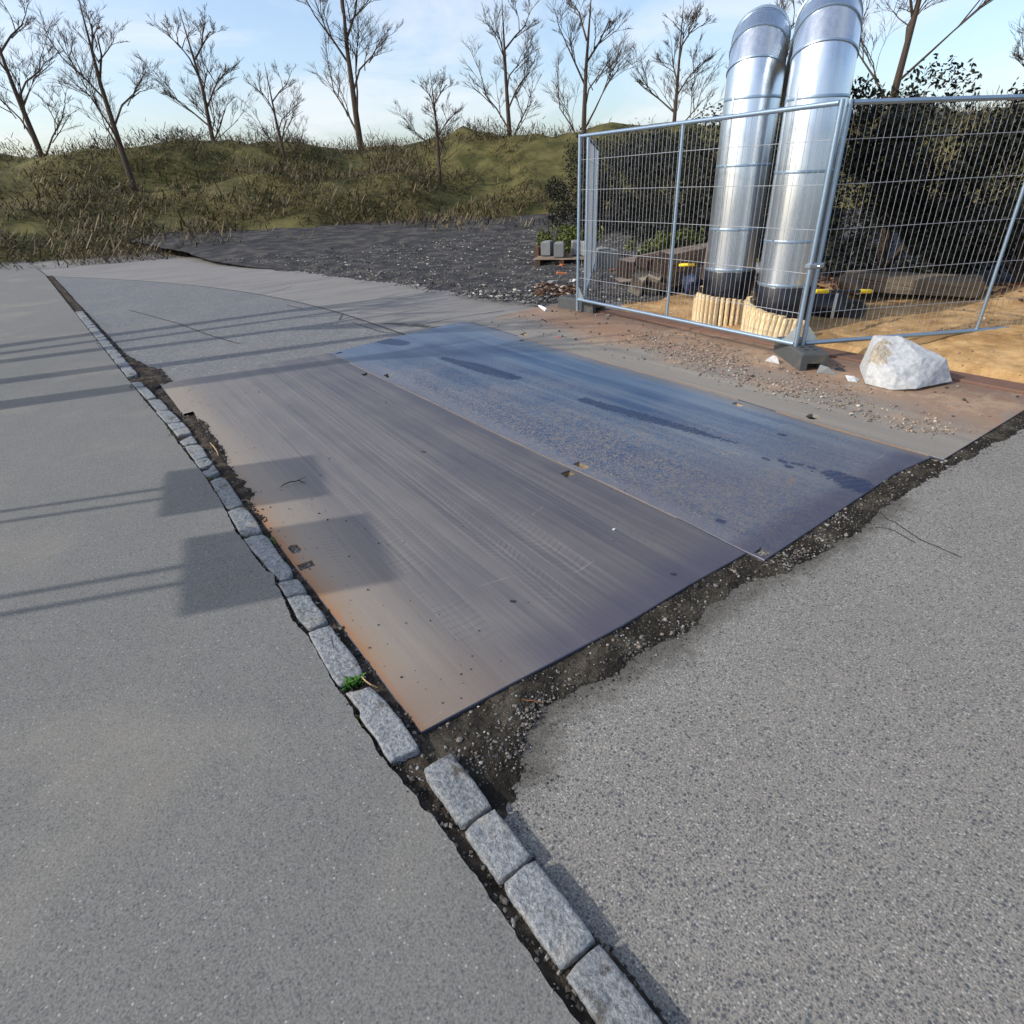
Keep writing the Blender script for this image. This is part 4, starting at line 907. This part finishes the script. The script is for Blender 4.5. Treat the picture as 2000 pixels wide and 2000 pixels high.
beam(1252, 514, .50, 1.5, .20, .12, az(12), 'slim timber lying on the back row of the heap', M_TIMD, 0, .2)
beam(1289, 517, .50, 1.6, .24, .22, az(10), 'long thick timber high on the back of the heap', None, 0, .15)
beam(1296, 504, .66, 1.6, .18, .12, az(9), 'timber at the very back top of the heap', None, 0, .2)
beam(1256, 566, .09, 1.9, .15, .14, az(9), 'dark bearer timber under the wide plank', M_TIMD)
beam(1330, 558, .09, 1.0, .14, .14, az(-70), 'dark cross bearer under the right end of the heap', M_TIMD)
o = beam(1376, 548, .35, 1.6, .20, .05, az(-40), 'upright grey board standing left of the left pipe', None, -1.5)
for (u, v, z, l_, w_, h_, yw, lb) in ((1061, 507, .1, .3, .28, .34, -20, 'brown wooden box end at the yard top left of the fence'),):
    q = MB(); q.box((0, 0, h_/2-.02), (l_, w_, h_), None, 0, .01); q.box((0, 0, .0), (l_*1.1, w_*1.1, .05), None, 0, .005); o = q.build('wooden_box', M_TIMD); o.location = G(u, v+4, .0); o.rotation_euler.z = R(yw); tag(o, lb, 'box')
# pallet with stones beyond the left fence foot
c = G(1105, 514, 0); t = empty('pallet', tuple(c), R(-52)); tag(t, 'flat wooden pallet loaded with grey blocks in the gravel yard', 'pallet')
for y_ in (-.4, -.2, 0, .2, .4): q = MB(); q.box((0, y_, .13), (1.2, .12, .022)); q.build('deck_board', M_TIM, t)
for x_ in (-.5, 0, .5): q = MB(); q.box((x_, 0, .06), (.1, .9, .10)); q.build('bearer', M_TIMD, t)
for j, (x_, y_) in enumerate(((-.42, .1), (-.1, -.2), (.2, .12), (.46, -.1))):
    q = MB(); q.box((0, 0, .14), (.2, .36, .28), None, 0, .02); o = q.build('stone_block', M_CONC); o.location = Matrix.Rotation(R(-52), 4, 'Z') @ Vector((x_, y_, .145))+Vector(c); o.rotation_euler.z = R(-52+8*j)
    tag(o, ('grey stone block leftmost on the pallet', 'grey stone block second from left on the pallet', 'grey stone block third from left on the pallet', 'grey stone block rightmost on the pallet, by the fence post')[j], 'stone block', 'stone blocks on the pallet')
q = MB(); q.box((0, 0, .18), (.42, .36, .36), None, 0, .02); q.box((-.06, 0, .375), (.24, .3, .03), None, 0, .008); o = q.build('concrete_block', M_CONC); o.location = G(1180, 527, 0); o.rotation_euler.z = R(-25); tag(o, 'grey concrete cube standing in the yard left of the timber heap', 'concrete block')

# ------------------------------------------------------------------ broken stones
def hull(name, pts, mats, label, cat, group=None, sub=2, rough=.012, face_mat=None):
    bm = bmesh.new(); vs = [bm.verts.new(p) for p in pts]; bmesh.ops.convex_hull(bm, input=vs)
    bmesh.ops.delete(bm, geom=[v for v in bm.verts if not v.link_faces], context='VERTS')
    bmesh.ops.bevel(bm, geom=list(bm.edges), offset=rough*.7, segments=1, affect='EDGES', clamp_overlap=True)
    bmesh.ops.triangulate(bm, faces=bm.faces)
    if sub: bmesh.ops.subdivide_edges(bm, edges=bm.edges, cuts=sub, use_grid_fill=True)
    bm.normal_update()
    for v in bm.verts:
        n_ = float(fbm(v.co.x*1+v.co.z*1.7, v.co.y+v.co.z, 14, 33))+.5*float(fbm(v.co.x*1+v.co.z*1.7, v.co.y+v.co.z, 45, 34)); v.co += v.normal*rough*n_
    c = sum((v.co for v in bm.verts), Vector())/len(bm.verts); c.z = min(v.co.z for v in bm.verts)
    for v in bm.verts: v.co -= c
    me = bpy.data.meshes.new(name); bm.to_mesh(me); bm.free(); o = link(name, me, mats); o.location = c
    if face_mat:
        for p in me.polygons: p.material_index = face_mat(p.center+c, p.normal)
    tag(o, label, cat, group); return o
V3 = lambda u, v, z: tuple(G(u, v, z))
vd = np.array([.72, .69, 0])
rk = [V3(1689, 750, .005), V3(1721, 753, .015), V3(1742, 763, .0), V3(1694, 731, .085), V3(1700, 700, .20), V3(1706, 684, .27), V3(1724, 661.5, .34), V3(1738, 700, .22), V3(1752, 735, .11), V3(1757, 655, .36), V3(1800, 700, .22), V3(1790, 760, .02)]
rk += [tuple(np.array(p)+vd*.30) for p in (V3(1700, 735, .0), V3(1790, 745, .0), V3(1730, 672, .28), V3(1800, 690, .26))]+[tuple(np.array(V3(1860, 745, .02))), tuple(np.array(V3(1850, 700, .2)))]
Q0 = np.array(V3(1709, 684, .27))
hull('broken_rock', rk, [M_CHUNK, M_AGG], 'big pale broken concrete lump at the right edge beside the fence', 'rock', None, 4, .007, lambda c, n_: 1 if (np.linalg.norm(np.array(c)-Q0) < .12+.02*math.sin(c.x*60+c.z*45)) else 0)
hull('stone_fragment', [V3(1494, 705, 0), V3(1505, 703, .0), V3(1523, 712, 0), V3(1511, 693, .07), V3(1518, 697, .06), V3(1520, 703, .0), V3(1502, 698, .03)], M_CHUNK, 'small white jagged fragment left of the right fence foot', 'stone', 'pale fragments on the rusty plate', 1, .004)
hull('stone_fragment', [V3(1594, 729, 0), V3(1636, 732, 0), V3(1602, 712, .07), V3(1620, 718, .055), V3(1625, 726, .02), V3(1612, 722, 0)], M_CONC, 'grey-white wedge-shaped fragment before the slot of the right foot', 'stone', 'pale fragments on the rusty plate', 1, .003)
hull('stone_fragment', [V3(1650, 733, .02), V3(1656, 745, 0), V3(1674, 747, 0), V3(1680, 741, .01), V3(1668, 734, .04), V3(1655, 733, .03)], M_CHUNK, 'white flat fragment between the right foot and the big rock', 'stone', 'pale fragments on the rusty plate', 1, .003)
hull('plastic_scrap', [V3(1624, 720, .01), V3(1640, 716, .03), V3(1655, 725, .01), V3(1645, 726, 0), V3(1632, 723, .0), V3(1648, 719, .025)], M_BLK, 'black torn plastic scrap behind the wedge-shaped fragment', 'scrap', None, 1, .006)
hull('dark_scrap', [V3(1686, 700, .0), V3(1706, 694, .02), V3(1708, 700, .0), V3(1692, 696, .02), V3(1696, 702, 0)], M_BLK, 'flat black scrap on the sand edge behind the big rock', 'scrap', None, 1, .006)
for j, (u, v, s, mt, lb) in enumerate(((1124, 550, .10, M_CHUNK, 'cream stone in the yard just left of the left post'), (1115, 552, .06, M_CHUNK, 'smaller cream stone left of the cream stone by the post'), (1081, 554, .11, M_CONC, 'flat grey stone half sunk in the yard gravel'), (1041, 552, .07, M_CONC, 'grey pointed stone left of the flat sunk stone'), (1190, 616, .045, M_CONC, 'grey stone on the rusty plate right of the left foot'), (1168, 631, .03, M_CONC, 'grey sliver of stone below the left foot on the plate'), (1055, 568, .035, M_STRAW, 'yellowish stone in the rubble left of the left foot'))):
    pp = np.array(G(u, v, s*.25)); pts = [tuple(pp+np.array([s*(RNG.random()-.5)*1.5, s*(RNG.random()-.5)*1.5, s*(RNG.random()-.35)*.8])) for _ in range(14)]
    hull('loose_stone', pts, mt, lb, 'stone', None, 1, .006)
for j, (u, v, rz, lb) in enumerate(((1099, 521, .3, 'orange brick piece in the yard behind the left post'), (1096, 538, -.5, 'orange-tan brick shard nearer the left post'), (1090, 523, .1, 'tiny orange shard left of the orange brick piece'))):
    q = MB(); s = (.11, .12, .05)[j]; q.box((0, 0, s*.2), (s*1.5, s*.6, s*.5), None, 0, .008); o = q.build('brick_piece', M_ORN); o.location = G(u, v, .01); o.rotation_euler = (.2, .15, rz); tag(o, lb, 'brick')
# stone slabs stacked behind the branch pipe
for j, (u, v, z, d, rz, lb) in enumerate(((1778, 588, .08, (1.5, .5, .22), 24, 'tan stone slab lowest in the stack at the right behind the fence'), (1790, 562, .28, (1.45, .55, .18), 20, 'tan stone slab on top of the stack at the right'))):
    p = Vector(G(u, v, z))+Vector((.25, .2, 0)); hs = d; M3 = Matrix.Rotation(R(-90+rz), 3, 'Z')
    pts = [tuple(M3 @ Vector((sx*hs[0]/2*(1+.06*(RNG.random()-.5)), sy*hs[1]/2*(1+.1*(RNG.random()-.5)), sz*hs[2]/2*(1+.12*(RNG.random()-.5))))+p) for sx in (-1, 1) for sy in (-1, 1) for sz in (-1, 1)]
    hull('stone_slab', pts, M_SLAB, lb, 'stone slab', 'stone slabs in the stack', 3, .02)
p = Vector(G(1668, 556, .30)); pts = [tuple(p+Vector((.34*(RNG.random()-.5), .42*(RNG.random()-.5), .24*(RNG.random()-.5)))) for _ in range(16)]
hull('rough_stone', pts, M_SLAB, 'rough tan boulder left of the slab stack', 'stone', None, 2, .015)
p = Vector(G(1474, 552, .25))+Vector((1.0, .7, 0)); pts = [tuple(p+Vector((.4*(RNG.random()-.5), .4*(RNG.random()-.5), .26*(RNG.random()-.5)))) for _ in range(16)]
hull('rough_stone', pts, M_CONC, 'pale rough stone seen between the two pipes', 'stone', None, 2, .015)

# ------------------------------------------------------------------ small things on the ground
tw = [G(548, 951, .004), G(553, 947, .010), G(560, 943.5, .016), G(567, 941, .018), G(577, 940, .018), G(584, 938.5, .012), G(596, 944, .003)]
q = MB(); q.tube(tw[:6], [.0016, .003, .0034, .0034, .003, .002], 6); q.tube([tw[5], G(590, 941, .01), tw[6]], [.003, .003, .0015], 6); q.tube([tw[4], G(592, 934, .02), G(599, 930, .03)], [.0024, .0014, .0008], 5)
tag(q.build('twig', M_TWIG), 'thin dark forked twig lying on the grey plate inside the upper sign shadow', 'twig')
q = MB(); q.tube([G(410, 864, .02), G(418, 873, .03), G(424, 882, .028), G(426, 890, .012)], [.002, .0035, .003, .002], 6); tag(q.build('root', M_STRAW), 'thin reddish root sticking out of the gutter dirt', 'root')
q = MB(); q.tube([G(706, 1321, .03), G(714, 1330, .035), G(724, 1337, .025), G(738, 1343, .008)], [.0015, .0028, .0028, .0015], 6); tag(q.build('straw', M_STRAW), 'pale dry straw lying across the green tuft by the kerb', 'straw')
q = MB(); q.tube([G(1018, 1367, .0), G(1040, 1368, .006), G(1062, 1373, .0)], [.0012, .002, .0008], 6); tag(q.build('straw', simple('brown_twig', srgb(120, 78, 44), .9)), 'thin brown twig on the damp silt', 'straw')
q = MB()
for j in range(90):
    s_ = RNG.random(); b = np.array(G(676+34*s_+2*RNG.normal(), 1344-12*s_+3*RNG.normal(), .0)); a = RNG.random()*6.28; L_ = .012+.024*RNG.random(); w_ = .0024+.002*RNG.random()
    dx, dy = math.cos(a), math.sin(a); tip = b+np.array([dx*L_*.8, dy*L_*.8, .012+L_*.55]); mid = b+np.array([dx*L_*.35, dy*L_*.35, .012+L_*.5]); sd = np.array([-dy, dx, 0])*w_
    q.add([b-sd, b+sd, mid+sd, mid-sd, tip], [(0, 1, 2, 3), (3, 2, 4)])
tag(q.build('grass_tuft', M_GRASS), 'small green grass tuft growing between two kerb stones', 'grass tuft')
m_ = []
for (u, v, n_, r_) in ((366, 886, 14, .010), (480, 1056, 26, .008), (466, 1028, 16, .006), (531, 1053, 14, .008), (404, 932, 16, .008), (641, 1313, 10, .006), (700, 1402, 10, .006), (454, 1010, 12, .006), (300, 787, 12, .01), (330, 838, 10, .01)):
    c = np.array(G(u, v, .012)); m_.append(np.c_[c[0]+RNG.normal(0, r_, n_), c[1]+RNG.normal(0, r_*2.0, n_), np.full(n_, .008)])
mp = np.concatenate(m_); pebbles('moss', mp, sizes(len(mp), .008, .018, 2), M_MOSS)
def scrap(name, u, v, s, mat, label):
    q = MB(); q.add([(0, 0, .002), (s, .1*s, .006), (s*1.1, s*.6, .003), (.1*s, s*.55, .008), (0, 0, .0), (s, .1*s, .0), (s*1.1, s*.6, .0), (.1*s, s*.55, .0)], [(0, 1, 2, 3), (0, 4, 5, 1), (1, 5, 6, 2), (2, 6, 7, 3), (3, 7, 4, 0)])
    o = q.build(name, mat); o.location = G(u, v, .0 if v > 610 else -.03); tag(o, label, 'scrap'); return o
scrap('paper_scrap', 629, 599, .07, M_WHITE, 'white paper scrap lying on the road joint')
scrap('pink_scrap', 1090, 660, .045, M_PINK, 'pink scrap lying on the rusty plate')
scrap('paper_scrap', 1198, 1036, .014, M_WHITE, 'tiny white scrap on the grey plate')
q = MB(); q.tube([G(1052, 597, .01), G(1058, 600, .03), G(1066, 605, .015), G(1073, 606, .0)], [.008, .02, .022, .006], 6); tag(q.build('foil_scrap', M_WHITE), 'crumpled whitish foil at the corner of the rusty plate', 'scrap')

# ------------------------------------------------------------------ out of the photograph: what throws the long shadows
def sign_post(c_shadow, w, h, zb, label):
    """square road sign on two slim posts; c_shadow is where the middle of its shadow falls"""
    t_ = 1/math.tan(SUN_EL); cx, cy = c_shadow; L_ = np.array([math.cos(SUN_AZ), math.sin(SUN_AZ)]); f = np.array([cx, cy])-L_*t_*(zb+h/2)
    t = empty('road_sign', (*f, 0), SUN_AZ+R(98)); tag(t, label, 'road sign', 'road signs on the pavement')
    for s in (-.075, .075):
        q = MB(); q.tube([(s, 0, 0), (s, 0, zb+h-.05)], .021, 12); q.build('post', M_GALV, t, True)
    q = MB(); q.box((0, -.03, zb+h/2), (w, .012, h), None, 0, .004); q.build('sign_panel', M_SIGN, t)
    return t
def pavg(*px): return np.mean([G(u, v, 0)[:2] for u, v in px], axis=0)
sign_post(pavg((330, 928), (606, 893), (310, 1012), (640, 970)), .66, .57, 1.95, 'square road sign on two posts beside the pavement, farther one')
sign_post(pavg((350, 1080), (712, 1005), (352, 1197), (775, 1124)), .70, .57, 1.95, 'square road sign on two posts beside the pavement, nearer one')
def shadow_tree(s0, s1, x0, r, ztop, label, br=5):  # unseen casters, their lean chosen to aim the shadow streaks
    """slender bare tree whose trunk's shadow runs from ground point s0 to s1"""
    s0, s1 = np.array(s0), np.array(s1); d = (s1-s0)/np.linalg.norm(s1-s0); f = s0+d*((x0-s0[0])/d[0])
    L_ = np.array([math.cos(SUN_AZ), math.sin(SUN_AZ)]); top = np.array([*(s1-L_*ztop/math.tan(SUN_EL)), ztop]); b = np.array([*f, -.05])
    t = empty('bare_tree', (*f, 0)); tag(t, label, 'tree', 'unseen bare trees added to cast shadows'); rr = random.Random(int(x0*100)+int(s0[1]*10))
    q = MB(); q.tube([tuple(b-np.array([*f, 0])+(top-b)*s_) for s_ in (0, .25, .5, .75, 1)], [r*1.15, r, r*.9, r*.8, r*.62], 10); q.build('trunk', M_BARK, t, True)
    q = MB()
    for j in range(br):
        p = top-np.array([*f, 0])-(top-b)*.12*rr.random(); a = rr.random()*6.28; e = p+np.array([math.cos(a)*.8, math.sin(a)*.8, 1.0+rr.random()]); q.tube([tuple(p), tuple((p+e)/2+np.array([0, 0, .1])), tuple(e)], [r*.5, r*.3, r*.08], 6)
        for _ in range(4):
            a = rr.random()*6.28; m0 = (p+e)/2; e2 = m0+np.array([math.cos(a)*.6, math.sin(a)*.6, .5]); q.tube([tuple(m0), tuple(e2)], [r*.2, r*.05], 5)
    q.build('crown', M_BARK, t, True)
shadow_tree((.1, 8.30), (2.7, 8.20), -3.6, 0.123, 4.2, 'slender leaning bare tree, unseen, added for the farthest shadow streak')
shadow_tree((.04, 7.76), (2.6, 7.60), -3.3, 0.080, 4.0, 'thinnest leaning bare tree, unseen, added for the second shadow streak')
shadow_tree((-.03, 7.16), (2.3, 6.80), -3.0, 0.109, 3.9, 'unseen leaning bare tree added for the middle shadow streak')
shadow_tree((-.03, 6.08), (2.7, 5.55), -2.9, 0.123, 4.2, 'unseen leaning bare tree added for the nearest road shadow')
shadow_tree((.5, 4.98), (1.8, 4.70), -3.2, 0.160, 4.4, 'stout unseen bare tree added for the shadow band on the plate')

# ------------------------------------------------------------------ background
def bush(x, y, z, sx, sy, sz, n, leaf, label, group, name='shrub', mat=None):
    t = empty(name, (x, y, z)); tag(t, label, 'shrub', group); rg = np.random.default_rng(int(abs(x*131+y*37)))
    k_ = 26; cc = rg.normal(0, .42, (k_, 3))*np.array([sx, sy, sz])*.8; cc[:, 2] = np.abs(rg.random(k_))*sz*.95; cr = (.18+.22*rg.random(k_))*min(sx, sy, sz)
    j = rg.integers(0, k_, n); dv = rg.normal(0, 1, (n, 3)); dv /= np.linalg.norm(dv, axis=1)[:, None]; c = cc[j]+dv*(cr[j]*(.3+.62*rg.random(n)**.5))[:, None]; c[:, 2] = np.maximum(c[:, 2], .02)
    u = rg.normal(0, 1, (n, 3)); u /= np.linalg.norm(u, axis=1)[:, None]; w = np.cross(u, rg.normal(0, 1, (n, 3))); w /= np.linalg.norm(w, axis=1)[:, None]; L_ = leaf*(.6+.8*rg.random(n))[:, None]
    V = np.stack([c-u*L_, c+w*L_*.45, c+u*L_, c-w*L_*.45], 1).reshape(-1, 3); Fc = np.arange(4*n).reshape(-1, 4)
    link('foliage', fast('foliage', V, Fc), mat or M_LEAF, t)
    q = MB()
    for i_ in range(7):
        e = cc[i_]; q.tube([(0.06*math.cos(i_), .06*math.sin(i_), -.1), tuple(e*.5+np.array([0, 0, .1])), tuple(e)], [.035, .022, .008], 6)
    q.build('stem', M_BARK, t, True)
BG = 'shrubs along the back of the yard'
spec = [(9.9, 1.5, 1.2, 1.5, 2.1, 'dense dark shrub behind the stone slabs'), (10.4, 3.6, 1.3, 1.5, 2.3, 'dense dark shrub behind the right silver pipe'), (10.9, 5.9, 1.3, 1.6, 2.2, 'dark shrub behind the left silver pipe'), (11.8, 8.2, 1.4, 1.6, 2.0, 'dark shrub behind the timber heap'), (9.8, -.9, 1.2, 1.5, 2.2, 'dark shrub at the right end of the hedge'), (10.0, -3.2, 1.3, 1.6, 2.4, 'rounded dark shrub farthest right outside the photograph'), (13.0, 10.8, 1.6, 1.7, 2.1, 'broad dark shrub left of the fence line'), (13.6, 13.6, 1.6, 1.8, 2.3, 'dark shrub at the far left of the hedge')]
for (x, y, sx, sy, sz, lb) in spec: bush(x, y, .1, sx*1.25, sy*1.25, sz, 20000, .036, lb, BG)
for j, (x, y) in enumerate(((8.9, 9.3), (9.5, 7.2), (9.6, 10.6))): bush(x, y, .05, .7, .8, .5, 2500, .035, ('low olive weeds behind the pallet', 'low olive weeds behind the timber heap', 'low olive weeds at the left of the yard back')[j], 'low weeds in the yard', 'weed_clump', M_LEAF2)
n = 2600; P = np.c_[7.9+2.2*RNG.random(n), -2+10*RNG.random(n)]; z_ = np.maximum(np.where(P[:, 1] < SY1, sandz(P[:, 0], P[:, 1]), -1), yz(P))+.01
u = RNG.normal(0, 1, (n, 2)); u /= np.linalg.norm(u, axis=1)[:, None]; L_ = .03+.03*RNG.random(n); w = np.stack([-u[:, 1], u[:, 0]], 1)*.5; c3 = np.c_[P, z_]; ee = lambda a, s, h: c3+np.c_[a*(s*L_)[:, None], h*L_*RNG.random(n)]
V = np.stack([ee(u, -1, .3), ee(w, -1, .8), ee(u, 1, .3), ee(w, 1, .8)], 1).reshape(-1, 3)
tag(link('leaf_litter', fast('leaf_litter', V, np.arange(4*n).reshape(-1, 4)), M_LITTER), 'brown fallen leaves under the dark shrubs', 'leaves', kind='stuff')
# far bank that closes the view
gx, gy = np.meshgrid(np.linspace(-1, 1, 160), np.linspace(0, 1, 30)); ang = R(44)-gx*R(95); rad = 22+26*gy
X = CAM[0]+rad*np.cos(ang); Y = CAM[1]+rad*np.sin(ang); Z = -.4+3.6*np.clip(gy*2.2, 0, 1)**1.3+fbm(X, Y, .25, 4)*1.4*np.clip(gy*3, 0, 1)
i = np.arange(gx.size).reshape(gx.shape); Fc = np.stack([i[:-1, :-1], i[:-1, 1:], i[1:, 1:], i[1:, :-1]], -1).reshape(-1, 4)
k = soil_mat('bank_grass', srgb(66, 66, 38), srgb(106, 100, 62), .35, .65, .8, 1.0)
tag(link('earth_bank', fast('earth_bank', np.stack([X, Y, Z], -1).reshape(-1, 3), Fc, True), k), kind='structure')
def grow_tree(h, seed):
    rr = random.Random(seed); q = MB(); w = MB(); ln = [rr.uniform(-.5, .5) for _ in range(4)]
    w.tube([(0, 0, -.3), (.05+ln[0]*.2, ln[1]*.2, h*.3), (ln[0]*.4, ln[1]*.5, h*.6), (ln[2]*.9, ln[3]*.9, h)], [h*.02, h*.015, h*.010, .008], 8)
    def grow(p, d, l, r, lv):
        e = p+d*l; m_ = p+d*l*.5+Vector((rr.uniform(-.08, .08), rr.uniform(-.08, .08), .04))*l
        q.tube([tuple(p), tuple(m_), tuple(e)], [r, r*.75, r*.45], 5 if lv > 2 else 3, cap=False)
        if lv:
            for _ in range(4 if lv > 1 else 5):
                b = p+(e-p)*rr.uniform(.3, 1); grow(b, (d+Vector((rr.uniform(-.9, .9), rr.uniform(-.9, .9), rr.uniform(-.2, .6)))).normalized(), l*rr.uniform(.42, .72), max(r*.5, .006), lv-1)
    n_ = rr.randint(6, 9)
    for j in range(n_):
        a = j*2.4+rr.uniform(-.5, .5); k_ = .22+.62*j/n_; grow(Vector((ln[0]*.5*k_, ln[1]*.5*k_, h*k_)), Vector((math.cos(a)*.8, math.sin(a)*.8, rr.uniform(.5, 1.1))).normalized(), h*(.34-.2*k_), h*.0062, 4)
    return w, q
PROTO = []
for h_, sd in ((7.5, 3), (8.8, 8), (6.6, 21)):
    w, q = grow_tree(h_, sd); t = empty('bare_tree'); PROTO.append((t, w.build('trunk', M_BARK, t, True), q.build('crown', M_BARK, t)))
TL = ['slim bare tree at the far left end of the bank', 'bare tree beside the slim one at the left of the bank', 'broad bare tree on the left of the bank', 'small bare tree between two broad ones', 'tall bare tree left of the middle of the bank', 'short bare tree in the middle of the bank', 'wide bare tree right of the middle', 'bare tree just left of the silver pipes', 'bare tree seen between the pipes and the bushes', 'bare tree behind the dark hedge', 'tall bare tree rising over the hedge', 'bare tree at the right end of the hedge']
for j, (a, r_, sc) in enumerate(((88, 36, 1.0), (83, 31, .8), (77, 38, 1.15), (72, 33, .7), (66, 40, 1.2), (60, 30, .72), (54, 36, 1.05), (48, 31, .85), (41, 37, 1.1), (34, 32, .9), (26, 38, 1.2), (17, 33, .95))):
    t0, tr, cr = PROTO[j % 3]
    if j < 3: t = t0
    else:
        t = t0.copy(); COL.objects.link(t)
        for ch in (tr, cr): c_ = ch.copy(); COL.objects.link(c_); c_.parent = t
    x, y = CAM[0]+r_*math.cos(R(a)), CAM[1]+r_*math.sin(R(a)); t.location = (x, y, .9+.07*(r_-30)); t.rotation_euler = (0, 0, j*2.1); t.scale = (sc, sc, sc); tag(t, TL[j], 'tree', 'bare trees on the far bank')
# winter scrub covering the bank: one mass nobody could count
n = 190000; a = R(95)-R(100)*RNG.random(n); rd = 21+22*RNG.random(n)**1.3; x = CAM[0]+rd*np.cos(a); y = CAM[1]+rd*np.sin(a)
gyv = np.clip((rd-22)/26, 0, 1); zb = -.4+3.6*np.clip(gyv*2.2, 0, 1)**1.3+fbm(x, y, .25, 4)*1.4*np.clip(gyv*3, 0, 1)
cl = fbm(x, y, .45, 71); keep = cl+.25*RNG.random(n) > .02; x, y, zb, cl = x[keep], y[keep], zb[keep], cl[keep]; n = len(x)
hh = (.35+1.5*np.clip(cl+.1, 0, 1))*(.4+.9*RNG.random(n)); b = np.c_[x, y, zb-.05+hh*RNG.random(n)*.7]; th = RNG.random(n)*6.28; dv = np.stack([np.cos(th)*.8, np.sin(th)*.8, -.15+1.1*RNG.random(n)], 1)*(.36*(.25+1.2*RNG.random(n)**2))[:, None]; wv = np.stack([-np.sin(th), np.cos(th), np.zeros(n)], 1)*(.008+.018*RNG.random(n))[:, None]
V = np.stack([b-wv, b+wv*.6, b+dv+wv*.4, b+dv*.7-wv], 1).reshape(-1, 3); M_SCRUB = leafm('winter_scrub', srgb(58, 46, 34), srgb(122, 108, 76))
tag(link('scrub', fast('scrub', V, np.arange(4*n).reshape(-1, 4)), M_SCRUB), 'brown winter scrub covering the far bank', 'scrub', kind='stuff')
